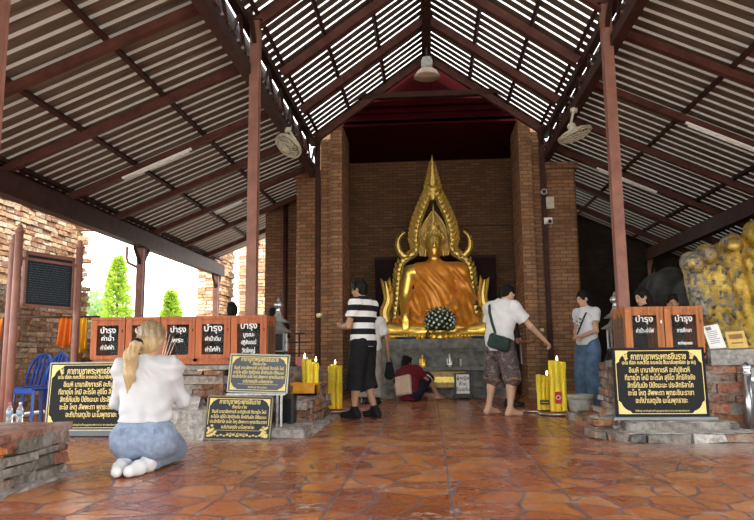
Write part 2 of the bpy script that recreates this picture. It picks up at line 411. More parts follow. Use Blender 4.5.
# ------------------------------------------------------------------ roof
XC = .05; PXL, PXR = -2.02, 2.12
def slope(low, high, y0, y1, name, rib, purlins, rafter_y, rw=.075, rh=.12, pitch=.2, rw_=.775):
    low, high = Vector((low[0], 0, low[1])), Vector((high[0], 0, high[1]))
    u = (high-low); L = u.length; u.normalize(); n = Vector((0, 1, 0)).cross(u)
    if n.z > 0: n = -n                                  # down
    P = lambda tt, y, off: low+u*tt+Vector((0, y, 0))+n*off
    mb = MB(); k = int((y1-y0)/pitch)
    for i in range(k):
        a = y0+i*pitch; ys = (a, a+pitch*rw_, a+pitch*(rw_+.05), a+pitch*.95, a+pitch); off = (0, 0, -.03, -.03, 0)
        for j in range(4):
            mb.mat = 0 if j == 0 else 1
            V = [P(-.1, ys[j], off[j]), P(-.1, ys[j+1], off[j+1]), P(L, ys[j+1], off[j+1]), P(L, ys[j], off[j])]
            mb.add(V, [(0, 1, 2, 3)])
    o = mb.build(name, [SHEET, rib], kind='structure')
    for f in purlins:
        mb = MB(); mb.bar(P(f*L, y0, .03), P(f*L, y1, .03), .05, .06, n); mb.build('purlin', STEELD, o)
    for y in rafter_y:
        mb = MB(); mb.bar(P(-.04, y, .06+rh/2), P(L+.02, y, .06+rh/2), rw, rh, n)
        mb.bar(P(-.04, y, .06+rh), P(L+.02, y, .06+rh), rw*1.35, .012, n); mb.build('rafter', RAFT, o)
    return o
RY = [7.6+1.467*k for k in range(-7, 4)]; RYA = [7.6+1.467*k for k in range(-7, 6)]
slope((-2.06, 4.9), (XC, 6.42), -3.4, 12.4, 'ceiling', RIBN, (.02, .3, .62, .97), RY)
slope((2.16, 4.9), (XC, 6.42), -3.4, 12.4, 'ceiling', RIBN, (.02, .3, .62, .97), RY)
slope((-5.2, 3.13), (-2.1, 4.38), -3.4, 16.2, 'ceiling', RIBA, (.04, .34, .66, .97), RYA, .06, .09, rw_=.71)
slope((6.02, 2.84), (2.2, 4.62), -3.4, 16.2, 'ceiling', RIBA, (.04, .34, .66, .97), RYA, .06, .09, rw_=.7)
def sbox(name, mat, *a, **k):
    mb = MB(); mb.b2(*a); return mb.build(name, mat, kind='structure', **k)
sbox('ridge_beam', STEELD, XC-.07, XC+.07, -3.4, 12.4, 6.08, 6.3)
for s, x, zl, zu in ((-1, -2.12, 4.12, 4.72), (1, 2.2, 4.28, 4.72)):
    o = sbox('valley_truss', STEELD, x-.06, x+.06, -3.4, 12.3, zl, zl+.13)
    mb = MB(); mb.b2(x-.05, x+.05, -3.4, 12.3, zu, zu+.1); mb.build('top_chord', STEELD, o)
    mb = MB(); y = -3.4
    while y < 12.2:
        mb.bar((x, y, zl+.12), (x, y+.37, zu), .035, .035); mb.bar((x, y+.37, zu), (x, y+.73, zl+.12), .035, .035); y += .733
    mb.build('lattice_bar', STEELD, o)
    mb = MB(); gx = x+s*.12; mb.b2(gx-.07, gx+.07, -3.4, 12.3, zl+.2, zl+.215); mb.b2(gx-.008, gx+.008, -3.4, 12.3, zl+.2, 4.80); mb.build('gutter', STEELD, o)
sbox('eaves_beam', STEELD, -5.17, -5.0, -3.4, 16.2, 2.74, 3.02); sbox('fascia', STEELD, -5.27, -5.17, -3.4, 16.2, 2.9, 3.14)
sbox('eaves_beam', STEELD, 5.0, 5.16, -3.4, 16.2, 2.88, 3.14); sbox('fascia', STEELD, 6.02, 6.1, -3.4, 16.2, 2.6, 2.86)
sbox('tie_beam', STEELD, PXL+.6, PXR-.6, 11.95, 12.07, 5.5, 5.6)
# posts: each one its own thing
def post(x, y, h, label, w_=.115, grp=None, dark=STEEL):
    o = thing('steel_post', label, 'post', (x, y, 0), 0, grp)
    mb = MB(); t_ = .012; wv = w_
    mb.b2(-wv*.5, wv*.5, -wv*.5, -wv*.5+t_, 0, h); mb.b2(-wv*.5, wv*.5, wv*.5-t_, wv*.5, 0, h); mb.b2(-wv*.42, wv*.42, -wv*.5+t_, wv*.5-t_, 0, h)
    mb.build('shaft', dark, o)
    mb = MB(); mb.b2(-wv, wv, -wv, wv, 0, .015)
    for a in (-1, 1):
        for b in (-1, 1): mb.cyl((a*wv*.75, b*wv*.75, .015), (a*wv*.75, b*wv*.75, .035), .012, n=6)
    mb.build('base_plate', STEELD, o)
    mb = MB(); mb.b2(-wv*.8, wv*.8, -wv*.6, wv*.6, h-.015, h); mb.bar((0, wv*.3, h-.3), (0, wv*2.4, h-.02), .05, .05); mb.bar((0, -wv*.3, h-.3), (0, -wv*2.4, h-.02), .05, .05); mb.build('bracket', STEELD, o)
    return o
post(-2.27, 3.2, 4.3, 'brown steel roof post at the left edge, nearest to the viewer')
post(PXL, 7.6, 4.82, 'brown steel post rising behind the left row of donation cabinets')
post(PXR, 7.6, 4.82, 'brown steel post rising behind the right pair of donation cabinets')
post(-1.99, 12, 4.82, 'slim dark steel post against the left brick pillar', .085, dark=STEELD)
rp = post(2.08, 12, 4.82, 'slim dark steel post with camera boxes against the right brick pillar', .085, dark=STEELD)
ep = post(-5.1, 11.6, 2.74, 'brown steel eaves post before the open sky and conical tree', .12)
mb = MB(); mb.tube([(-.27, 0, 2.76), (-.27, 0, 2.55), (-.24, 0, 2.47), (-.06, 0, 2.38)], .025, 8); mb.build('drain_pipe', STEEL, ep)
post(-5.1, 15.9, 2.74, 'brown steel eaves post farthest back on the left, beside sunlit brick', .12)
post(5.05, 15.7, 2.88, 'brown steel eaves post in the dark far right corner', .12)

# ------------------------------------------------------------------ brick shell of the shrine
def pillar(label, boxes, mat=BRICK, cap=None):
    mb = MB()
    for b in boxes: mb.b2(*b)
    o = mb.build('brick_pillar', mat); return tag(o, label, 'pillar')
pillar('lit stepped brick pillar framing the altar niche on the left', [(-1.8, -1.58, 12.3, 13.5, 0, 5.2), (-2.0, -1.8, 12.42, 13.5, 0, 4.9)])
pillar('lit stepped brick pillar framing the altar niche on the right', [(1.72, 1.94, 12.3, 13.5, 0, 5.2), (1.94, 2.14, 12.42, 13.5, 0, 4.9)])
def round_pillar(label, x0, x1, y0, h):
    pts = []; R = (x1-x0)/2; cx = (x0+x1)/2
    for i in range(13): a = PI+PI*i/12; pts.append((cx+R*math.copysign(abs(math.cos(a))**.55, math.cos(a)), y0+.16-.16*abs(math.sin(a))**.55))
    pts += [(x1, y0+1.0), (x0, y0+1.0)]
    mb = MB(); mb.plan(pts, 0, h); mb.b2(x0-.03, x1+.03, y0-.03, y0+1, 0, .25); mb.b2(x0-.04, x1+.04, y0-.04, y0+1, h, h+.12)
    return tag(mb.build('brick_pillar', BRICK), label, 'pillar')
round_pillar('broad brick pillar left of the slim post beside the hanging fan', -2.52, -2.06, 12.6, 4.2)
round_pillar('broad brick pillar behind the woman in blue jeans', 2.2, 2.78, 12.5, 4.2)
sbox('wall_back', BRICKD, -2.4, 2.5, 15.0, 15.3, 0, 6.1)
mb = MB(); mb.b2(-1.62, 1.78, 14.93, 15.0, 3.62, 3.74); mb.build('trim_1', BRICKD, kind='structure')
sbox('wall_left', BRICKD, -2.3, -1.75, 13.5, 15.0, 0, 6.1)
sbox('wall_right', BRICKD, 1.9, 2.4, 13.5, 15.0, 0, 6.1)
sbox('ceiling', RED, -1.8, 1.95, 12.5, 15.0, 5.16, 5.26)
mb = MB(); mb.prism([(-1.62, 5.2), (1.74, 5.2), (1.74, 5.1), (.95, 5.62), (XC, 6.2), (-.85, 5.62), (-1.62, 5.1)][0:2]+[(1.74, 5.2), (XC, 6.4), (-1.62, 5.2)], 12.5, 12.6); mb.build('wall_gable', RED, kind='structure')
sbox('trim_2', RED, -1.7, 1.82, 12.36, 12.5, 5.5, 5.58)
sbox('trim_3', RED, -1.78, 1.9, 12.42, 12.5, 5.38, 5.44)
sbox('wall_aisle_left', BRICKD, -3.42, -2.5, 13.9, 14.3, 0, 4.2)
BRICKX = brick_mat('near black brick', (.03, .018, .012), (.016, .011, .008), (.016, .012, .01), .22, .07)  # very dark brick for the far right walls
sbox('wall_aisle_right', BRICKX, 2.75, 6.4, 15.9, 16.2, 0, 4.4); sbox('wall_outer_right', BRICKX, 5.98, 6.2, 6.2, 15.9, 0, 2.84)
mb = MB(); mb.cyl((-2.98, 13.84, 0), (-2.98, 13.84, 4), .05); mb.build('trim_4', STEELD, kind='structure')
# ------------------------------------------------------------------ broken brick parapets, laid brick by brick
PAL = [(.34, .15, .08), (.27, .13, .08), (.22, .13, .095), (.4, .2, .1), (.27, .2, .155), (.33, .27, .215), (.19, .12, .09), (.36, .31, .26)]
PALR = [(.62, .42, .25), (.5, .31, .18), (.7, .52, .35), (.44, .25, .14), (.58, .45, .33), (.36, .2, .12)]
def brick_mass(mb, x0, x1, y0, y1, z0, z1, faces='FRL', bh=.075, pal=PAL, prot=.035, core=(.16, .14, .12), lmin=.12, lmax=.38, ragged=0.0, dp=.1):
    i = .03; mb.col = core; mb.b2(x0+i, x1-i, y0+i, y1-i, z0, z1-i*.6)
    nz = max(1, round((z1-z0)/bh)); hs_ = [random.uniform(.7, 1.35) for _ in range(nz)]; q_ = sum(hs_); zz_ = z0
    for k in range(nz):
        h = (z1-z0)*hs_[k]/q_; za = zz_; zz_ += h
        for f in faces:
            a, b = (x0, x1) if f in 'FB' else (y0, y1); p = a-random.uniform(0, .12)
            while p < b-.02:
                q = p+random.uniform(lmin, lmax); aa, bb = max(p, a), min(q, b)
                if bb-aa > .04 and not (ragged and random.random() < ragged*(k/nz)**2):
                    pr = random.uniform(-.01, prot); g = .006; c = random.choice(pal); v = random.uniform(.75, 1.2); mb.col = tuple(x*v for x in c)
                    d = dp
                    if f == 'F': cc = ((aa+bb)/2, y0+d/2-pr, za+h/2); dd = (bb-aa-2*g, d, h-2*g)
                    elif f == 'B': cc = ((aa+bb)/2, y1-d/2+pr, za+h/2); dd = (bb-aa-2*g, d, h-2*g)
                    elif f == 'R': cc = (x1-d/2+pr, (aa+bb)/2, za+h/2); dd = (d, bb-aa-2*g, h-2*g)
                    else: cc = (x0+d/2-pr, (aa+bb)/2, za+h/2); dd = (d, bb-aa-2*g, h-2*g)
                    mb.box(cc, dd, jit=.011)
                p = q
    mb.col = core
def rough_slab(mb, x0, x1, y0, y1, z0, z1, col, n=9, jit=.018):
    mb.col = col; nx = max(2, int((x1-x0)/.12)); ny = max(2, int((y1-y0)/.12)); V = []; o = len(mb.v)
    for zz in (z0, z1):
        for i in range(nx+1):
            for j in range(ny+1):
                e = (i in (0, nx)) or (j in (0, ny)); k = jit*(1 if e else .6)
                mb.v.append(Vector((x0+(x1-x0)*i/nx+random.uniform(-k, k), y0+(y1-y0)*j/ny+random.uniform(-k, k), zz+(random.uniform(-k, k)*.5 if zz == z1 else 0)-(0.012 if e and zz == z1 else 0))))
    I = lambda a, i, j: o+a*(nx+1)*(ny+1)+i*(ny+1)+j
    for i in range(nx):
        for j in range(ny): mb.face((I(1, i, j), I(1, i+1, j), I(1, i+1, j+1), I(1, i, j+1)))
    for i in range(nx): mb.face((I(0, i, 0), I(0, i+1, 0), I(1, i+1, 0), I(1, i, 0))); mb.face((I(0, i+1, ny), I(0, i, ny), I(1, i, ny), I(1, i+1, ny)))
    for j in range(ny): mb.face((I(0, 0, j+1), I(0, 0, j), I(1, 0, j), I(1, 0, j+1))); mb.face((I(0, nx, j), I(0, nx, j+1), I(1, nx, j+1), I(1, nx, j)))
# left parapet: one broken wall carrying the cabinets, with stepped end
PALE = (.5, .49, .46); PALP = [(.40, .36, .32), (.33, .27, .23), (.44, .42, .39), (.30, .2, .15), (.25, .22, .19)]
mb = MB(); brick_mass(mb, -3.7, -2.12, 6.95, 7.5, 0, .66); brick_mass(mb, -2.2, -1.34, 7.2, 9.0, 0, .3)
brick_mass(mb, -2.16, -1.62, 7.32, 8.0, .3, .62); mb.col = (.3, .29, .27)
brick_mass(mb, -2.3, -1.24, 6.66, 7.25, 0, .085, 'FR', .085, PALP, lmin=.2, lmax=.5); rough_slab(mb, -2.3, -1.25, 6.68, 7.25, .06, .095, (.40, .36, .33), jit=.03); rough_slab(mb, -1.36, -1.2, 7.1, 8.9, 0, .04, (.38, .35, .32), jit=.03)
rough_slab(mb, -2.2, -1.36, 7.2, 9.0, .285, .335, (.33, .27, .24))
rough_slab(mb, -2.55, -2.15, 6.55, 6.98, 0, .3, PALE, jit=.05); rough_slab(mb, -2.62, -2.3, 6.6, 6.95, .28, .42, (.44, .42, .4), jit=.05)
brick_mass(mb, -1.75, -1.36, 8.2, 8.95, .32, .44); brick_mass(mb, -2.3, -1.62, 8.2, 8.9, .3, .6)
lp = tag(mb.build('brick_parapet', PARA), 'broken old brick parapet carrying the left donation cabinets', 'wall')
mb = MB(); mb.col = (.33, .3, .25); rough_slab(mb, -3.72, -1.62, 6.9, 7.52, .66, .715, (.3, .29, .24), jit=.01); mb.build('ledge_plank', PARA, lp)
mb = MB(); rough_slab(mb, -1.9, -1.4, 8.25, 8.85, .44, .66, (.22, .22, .205)); tag(mb.build('stone_block', PARA), 'grey stone block behind the yellow box on the left steps', 'stone block')
# right parapet
mb = MB(); brick_mass(mb, 1.93, 2.75, 6.95, 7.6, 0, .66); brick_mass(mb, 2.7, 5.4, 6.95, 7.6, 0, .66, core=(.36, .35, .33), ragged=.4, bh=.1, pal=[(.42, .17, .09), (.36, .15, .09), (.3, .17, .12), (.36, .32, .27)])
brick_mass(mb, 1.72, 2.05, 7.0, 7.7, 0, .24, pal=PALP+PAL); brick_mass(mb, 1.82, 2.05, 7.1, 7.6, .22, .42, pal=PALP+PAL); brick_mass(mb, 1.84, 2.3, 7.7, 8.75, 0, .1, pal=PALP+PAL); brick_mass(mb, 2.0, 2.4, 7.55, 8.3, 0, .68)
brick_mass(mb, 1.58, 1.95, 6.78, 7.3, 0, .16, 'FLR', .08, PALP+PAL); rough_slab(mb, 1.6, 1.9, 6.8, 7.3, .14, .175, (.36, .33, .3), jit=.04); brick_mass(mb, 1.66, 1.86, 7.3, 8.6, 0, .1, 'FLR', .1, PALP+PAL); brick_mass(mb, 1.52, 1.75, 6.5, 6.9, 0, .07, 'FLR', .07, PALP)
rough_slab(mb, 3.1, 5.3, 6.9, 7.0, .05, .64, (.47, .44, .40), jit=.012)
rp_ = tag(mb.build('brick_parapet', PARA), 'broken old brick and plaster parapet on the right carrying two cabinets', 'wall')
mb = MB(); rough_slab(mb, 2.72, 5.4, 6.86, 7.65, .66, .82, (.36, .36, .34), jit=.012); mb.build('counter_slab', PARA, rp_)
mb = MB(); rough_slab(mb, 1.9, 2.66, 6.9, 7.62, .64, .72, (.3, .28, .25), jit=.012); mb.build('counter_slab', PARA, rp_)
mb = MB(); brick_mass(mb, 1.74, 2.88, 6.27, 6.9, 0, .075, 'FR', .075, PALP+[(.3, .13, .09), (.12, .11, .1)], lmin=.15, lmax=.45); brick_mass(mb, 1.8, 2.78, 6.5, 6.98, .08, .155, 'FLR', .075, [(.14, .13, .12), (.22, .2, .18), (.4, .38, .34)], lmin=.2, lmax=.5)
def chamfer(mb, pts, z0, z1, col):
    mb.col = col; mb.plan(pts, z0, z1)
chamfer(mb, [(1.5, 6.75), (1.76, 6.3), (2.7, 6.3), (2.85, 6.5), (2.85, 6.98), (1.5, 6.98)], 0, .07, (.30, .26, .23))
rough_slab(mb, 1.75, 2.9, 6.33, 6.98, .06, .09, (.52, .5, .47), jit=.022)
rough_slab(mb, 1.8, 2.78, 6.53, 6.98, .13, .165, (.42, .40, .37), jit=.022)
tag(mb.build('stone_steps', PARA), 'two low whitewashed stone steps under the right black sign', 'steps')
# low block in the left foreground
mb = MB(); brick_mass(mb, -3.4, -2.52, 3.86, 4.66, 0, .31, 'FB', .08, [(.62, .20, .06), (.52, .42, .31), (.55, .19, .06), (.44, .38, .3)], .012, lmin=.16, lmax=.26); brick_mass(mb, -3.3, -2.52, 3.87, 4.65, 0, .31, 'R', .075, [(.27, .25, .21), (.34, .31, .26), (.24, .13, .09), (.22, .2, .17), (.33, .14, .09), (.3, .28, .25)], .02, lmin=.2, lmax=.42)
rough_slab(mb, -3.4, -2.51, 3.85, 4.67, .30, .36, (.34, .18, .13), jit=.012)
rough_slab(mb, -2.57, -2.46, 3.82, 4.7, 0, .025, (.40, .37, .34), jit=.02)
tag(mb.build('brick_block', PARA), 'low square brick block at the lower left corner of the floor', 'brick block')

# ------------------------------------------------------------------ ruins and trees outside on the left
mb = MB()
for k in range(66):
    z = k*.08; ye = 11.55-.12*math.sin(k*.3)-max(0, (k-10))*.02+random.uniform(-.05, .04)
    y = 7.6+random.uniform(-.2, 0)
    mb.col = (.4, .28, .18); mb.b2(-6.9, -6.03, 7.6, ye-.1, z, z+.08)
    while y < ye:
        L = random.uniform(.15, .27); c = random.choice(PALR); v = random.uniform(.7, 1.2); mb.col = tuple(x*v for x in c); pr = random.uniform(-.01, .018)
        if random.random() > .05: mb.box((-6.06+pr, y+L/2, z+.04), (.12, L-.018, .064), jit=.007)
        y += L
    x = -6.9
    while x < -6.05:
        L = random.uniform(.18, .34); c = random.choice(PALR); mb.col = c; mb.box((x+L/2, ye+random.uniform(-.05, .0), z+.04), (L-.014, .14, .068), jit=.007); x += L
tag(mb.build('ruin_wall', RUIN), 'tall ruined wall of weathered sunlit brick at the left edge', 'wall')
mb = MB(); brick_mass(mb, -6.9, -4.3, 11.85, 12.4, -.13, 1.05, 'FR', .085, [(.3, .2, .13), (.24, .15, .1), (.36, .25, .17)], .05, ragged=.6)
for i in range(16): rough_slab(mb, *(lambda x, y: (x, x+.3, y, y+.25, .9, 1.1+random.uniform(0, .25)))(-6.7+i*.145, 11.9+random.uniform(0, .2)), (.22, .16, .12), jit=.05)
tag(mb.build('ruin_wall', RUIN), 'low ruined rubble wall in shade behind the blue chairs', 'wall')
def outside_pillar(x0, x1, y, h, label, d=1.3):
    mb = MB(); k = 0; z = -.13
    while z < h:
        j = random.uniform(-.03, .03); x = x0+j
        mb.col = (.4, .3, .2); mb.b2(x0+.04, x1-.04, y+.04, y+d, z, z+.1)
        while x < x1-.04:
            L = min(random.uniform(.2, .34), x1+j-x); c = random.choice(PALR); v = random.uniform(.85, 1.25); mb.col = tuple(a*v for a in c)
            mb.box((x+L/2, y+.08-random.uniform(0, .03), z+.05), (L-.016, .16, .086), jit=.008); x += L
        yy = y+.1
        while yy < y+d:
            L = random.uniform(.2, .34); mb.col = random.choice(PALR); mb.box((x1-.08+random.uniform(0, .03)+j, yy+L/2, z+.05), (.16, L-.016, .086), jit=.008); yy += L
        z += .1
    return tag(mb.build('brick_pillar', RUIN), label, 'pillar')
outside_pillar(-7.02, -6.3, 20, 4.4, 'sunlit ruined brick pillar standing outside behind the left cabinets')
outside_pillar(-5.85, -5.2, 20.4, 4.2, 'second sunlit ruined brick pillar outside, beside the far eaves post')
outside_pillar(-4.95, -4.55, 19.0, 4.2, 'narrow sunlit brick pillar outside, right of the left front post')
def leafmat(name, c1, c2):
    t = NT(name); n = t.noise(t.co(), 2.6, 3); oi = t.add('ShaderNodeTexWhiteNoise', noise_dimensions='3D'); g = t.add('ShaderNodeNewGeometry'); t.link(g.outputs['Position'], oi.inputs['Vector'])
    t.base(t.ramp(n, [(.3, c1), (.7, c2)])); t.set(.55, 0, .3)
    out = next(x for x in t.n if x.type == 'OUTPUT_MATERIAL'); tl = t.add('ShaderNodeBsdfTranslucent'); tl.inputs[0].default_value = (*[c*.9 for c in c2], 1)
    a = t.add('ShaderNodeAddShader'); t.link(tl.outputs[0], a.inputs[0]); t.link(t.b.outputs[0], a.inputs[1]); t.link(a.outputs[0], out.inputs[0]); return t.m
LEAF = leafmat('yellow green leaves', (.09, .15, .012), (.2, .27, .03)); LEAFD = leafmat('soft green leaves', (.08, .14, .05), (.16, .22, .09))
BARK = plain('bark', (.12, .08, .05), .9, 0, .3, 10, .5)
def leaves(mb, n, fn, size):
    for _ in range(n):
        p, d = fn(); a = random.uniform(.6, 1.3)*size
        d = (Vector(d)+Vector((random.gauss(0, .5), random.gauss(0, .5), random.gauss(0, .5)))).normalized(); u = d.orthogonal().normalized(); u = Matrix.Rotation(random.uniform(0, 6.28), 3, d) @ u; v = d.cross(u)
        p = Vector(p); mb.add([p-d*a*.1, p+u*a*.28+d*a*.5+v*a*.08, p+d*a*1.1, p-u*a*.28+d*a*.5+v*a*.08], [(0, 1, 2, 3)])
def cone_tree(x, y, h, r, label, n=2600, mat=LEAF, name='conical_tree'):
    o = thing(name, label, 'tree', (x, y, -.13), 0, 'trees outside on the left')
    mb = MB(); mb.tube([(0, 0, 0), (.02, .01, h*.5), (0, 0, h*.95)], [.1, .07, .015], 7)
    for k in range(14): a = k*2.4; z = h*(.15+.055*k); rr = r*(1-z/h)*.8; mb.tube([(0, 0, z), (rr*math.cos(a), rr*math.sin(a), z+.15*rr)], [.025, .008], 5)
    mb.build('trunk', BARK, o)
    mb = MB()
    def fn():
        u = random.random()**.75; z = h*(.08+.92*(1-u)) if False else h*(.06+.94*random.random()**1.25); a = random.uniform(0, 6.28)
        rr = r*(1-z/h)**.72*(.82+.25*math.sin(a*5+z*7))*random.uniform(.35, 1.05)+.02
        return (rr*math.cos(a), rr*math.sin(a), z), (math.cos(a), math.sin(a), .35)
    leaves(mb, n, fn, .2); mb.build('foliage', mat, o); return o
cone_tree(-11.9, 25, 4.75, .95, 'tall yellow green conical tree in the left opening')
cone_tree(-9.95, 25.5, 3.45, .85, 'shorter conical tree just left of the sunlit outside pillar')
cone_tree(-8.6, 28, 3.4, .7, 'small conical tree touching the sunlit outside pillar')
cone_tree(-6.1, 25, 3.9, 1.0, 'green tree seen between the two sunlit outside pillars')
cone_tree(-6.35, 32, 5.4, 1.1, 'green tree seen in the gap right of the left front post')
def bush_tree(x, y, h, r, label, n=2600):
    o = thing('broad_tree', label, 'tree', (x, y, -.13), 0, 'trees outside on the left')
    mb = MB(); mb.tube([(0, 0, 0), (.05, .03, h*.4), (0, 0, h*.75)], [.14, .1, .03], 7)
    bl = [(random.uniform(-.6, .6)*r, random.uniform(-.6, .6)*r, h*random.uniform(.5, .9), r*random.uniform(.35, .6)) for _ in range(11)]
    for b in bl: mb.tube([(0, 0, h*.4), (b[0]*.6, b[1]*.6, (h*.4+b[2])/2), b[:3]], [.05, .03, .01], 5)
    mb.build('trunk', BARK, o); mb = MB()
    def fn():
        b = random.choice(bl); d = Vector((random.gauss(0, 1), random.gauss(0, 1), random.gauss(0, 1))).normalized(); k = b[3]*random.uniform(.6, 1)
        return Vector(b[:3])+d*k, d
    leaves(mb, n, fn, .22); mb.build('foliage', LEAFD, o); return o
bush_tree(-15.4, 29, 4.3, 1.9, 'pale broad leaved tree behind the tall conical tree, nearer the notice board')
bush_tree(-20.2, 34, 4.2, 1.8, 'pale broad leaved tree partly hidden by the notice board')
# ------------------------------------------------------------------ altar
def ox(name, parent, mats, boxes, loc=None, rz=0):
    mb = MB()
    for b in boxes: mb.b2(*b)
    return mb.build(name, mats, parent, loc, rz)
ALT = plain('shaded altar stone', (.21, .21, .19), .8, 0, .35, 7, .4)  # grey stone with the shade at the altar put into its colour
al = thing('stone_altar', 'grey stone altar block carrying the golden seated statue', 'altar', (.15, 12.7, 0))
ox('body', al, ALT, [(-1.15, 1.2, .12, 2.2, 0, .84)])
ox('cornice', al, ALT, [(-1.25, 1.3, 0, 2.25, .9, 1.08), (-1.2, 1.25, .05, 2.2, .84, .9)])
ox('plinth', al, ALT, [(-1.2, 1.25, .04, 2.2, 0, .16)])
ox('niche_shelf', al, ALT, [(-1.0, 1.1, -.06, .13, .5, .56), (-1.0, 1.1, -.03, .13, .16, .2)])
pn = thing('folding_screen', 'dark maroon folding screen standing behind the golden statue', 'screen', (.15, 14.5, 1.08))
SCR = plain('dark maroon lacquer', (.018, .004, .005), .6, 0, .2, 4, spec=.12)
for a, b, yy in ((-1.3, -.75, -.08), (-.75, 0, 0), (0, .75, 0), (.75, 1.3, -.08)): ox('panel', pn, SCR, [(a+.01, b-.01, yy, yy+.05, 0, 1.75)])
ox('rail', pn, STEELD, [(-1.3, -.75, -.09, -.02, 1.75, 1.8), (.75, 1.3, -.09, -.02, 1.75, 1.8), (-.75, .75, -.01, .06, 1.75, 1.8)])
# ------------------------------------------------------------------ the golden seated statue
BX, BY, BZ = .13, 13.75, 1.08
bud = thing('seated_statue', 'large golden seated statue in an orange robe under a flame shaped frame, on the altar', 'statue', (BX, BY, BZ))
k = 1.0
skin = [el((0, -.12, 1.93), (.165, .185, .225)), el((0, -.15, 1.80), (.115, .14, .115)), rc((0, -.05, 1.52), (0, -.1, 1.76), .125, .105),
        el((0, -.3, 1.90), (.022, .035, .07), k=.03), el((-.02, -.305, 1.862), (.02, .02, .018), k=.02), el((.02, -.305, 1.862), (.02, .02, .018), k=.02),
        el((0, -.275, 1.80), (.05, .022, .012), k=.012), el((0, -.27, 1.775), (.04, .025, .016), k=.012), el((0, -.25, 1.72), (.05, .045, .04), k=.03),
        el((-.065, -.278, 1.935), (.042, .018, .017), k=.012), el((.065, -.278, 1.935), (.042, .018, .017), k=.012),
        rc((-.025, -.30, 1.985), (-.12, -.235, 1.975), .010, .006, k=.01), rc((.025, -.30, 1.985), (.12, -.235, 1.975), .010, .006, k=.01),
        rc((-.172, -.09, 2.0), (-.185, -.1, 1.70), .03, .034, flat=((1, 0, 0), .5)), rc((.172, -.09, 2.0), (.185, -.1, 1.70), .03, .034, flat=((1, 0, 0), .5)),
        el((0, 0, 1.22), (.4, .24, .34), k=.1), el((0, 0, .8), (.32, .22, .4), k=.1), rc((-.4, 0, 1.38), (.4, 0, 1.38), .16, k=.1),
        rc((-.52, 0, 1.38), (-.62, -.02, .82), .135, .115, k=.08), rc((-.62, -.02, .82), (-.60, -.42, .5), .112, .085, k=.06),
        rc((.52, 0, 1.38), (.62, -.02, .82), .135, .115, k=.08), rc((.62, -.02, .82), (.18, -.42, .56), .112, .08, k=.06),
        el((-.59, -.5, .44), (.075, .075, .11), k=.05), el((.1, -.45, .55), (.15, .11, .05), k=.05)]
for q in range(4): skin += [rc((-.64+.035*q, -.55, .40), (-.645+.036*q, -.585, .16+.012*abs(q-1.5)), .021, .014, k=.01), rc((0, -.51+.038*q, .565), (-.2, -.5+.038*q, .555), .02, .014, k=.01)]
skin += [rc((-.54, -.47, .44), (-.5, -.55, .28), .024, .016, k=.02), rc((.1, -.5, .59), (.02, -.53, .62), .024, .016, k=.02)]
skin += [rc((-.35, 0, .2), (-.92, -.32, .2), .21, .16, k=.08), rc((.35, 0, .2), (.94, -.32, .2), .21, .16, k=.08),
         rc((-.92, -.34, .18), (.35, -.5, .16), .15, .085, k=.05), rc((.94, -.34, .16), (-.35, -.44, .12), .14, .09, k=.05), el((.42, -.48, .22), (.2, .09, .06), k=.04)]
sdf_mesh('body', skin, GOLD, .017, .05, parent=bud)
hair = [el((0, -.04, 2.02), (.215, .19, .235)), el((0, -.03, 2.28), (.12, .115, .13), k=.05)]
hb = sdf_mesh('hair', hair, GOLDM, .012, .03, parent=bud, sub=[el((0, -.27, 1.88), (.172, .17, .2))])
mb = MB()
for r_ in range(10):
    ph = .12+r_*.155; nn = max(4, int(21*math.sin(ph)))
    for i in range(nn):
        a = 2*PI*i/nn+r_*.3; d = Vector((math.sin(ph)*math.cos(a), math.sin(ph)*math.sin(a), math.cos(ph)))
        if d.y < -.55 and d.z < .62: continue
        mb.sphere((d.x*.218, -.04+d.y*.195, 2.02+d.z*.237), .026, 6, 4)
mb.build('hair_curls', GOLDM, hb); mb = MB()
for r_ in range(4):
    ph = .25+r_*.33; nn = max(4, int(13*math.sin(ph)))
    for i in range(nn): a = 2*PI*i/nn; mb.sphere((.122*math.sin(ph)*math.cos(a), -.03+.117*math.sin(ph)*math.sin(a), 2.28+.132*math.cos(ph)), .022, 6, 4)
mb.build('topknot_curls', GOLDM, hb)
mb = MB(); mb.lathe([(.055, 2.36), (.068, 2.4), (.05, 2.44), (.056, 2.48), (.03, 2.58), (.012, 2.72), (.002, 2.82)], (0, -.03, 0), 12, sq=None); mb.build('flame_finial', GOLDM, bud)
DK = plain('inlaid dark eye', (.02, .015, .01), .3)
for s in (-1, 1):
    mb = MB(); mb.sphere((.065*s, -.293, 1.929), (.03, .008, .006), 8, 5); mb.build('eye', DK, bud)
t = NT('orange satin robe'); n = t.noise(t.co(), 5, 4); t.base(t.ramp(n, [(.3, (.55, .165, .006)), (.7, (.82, .33, .022))])); t.set(.34, .2, .5); t.b.inputs['Sheen Weight'].default_value = .2; ROBE = t.m
def robe_disp(P):
    x, y, z = P[:, 0], P[:, 1], P[:, 2]
    u = (x*.95+(z-.9)*.55); v = (z-.2)*.9-x*.5
    d = .014*np.sin(u*24+2.2*np.sin(z*4.2+x*3))+.009*np.sin(u*43+3*np.sin(z*5.1))+.010*np.sin(v*15+2.5*np.sin(x*5))
    return d*np.clip((1.56-z)*3, 0, 1)
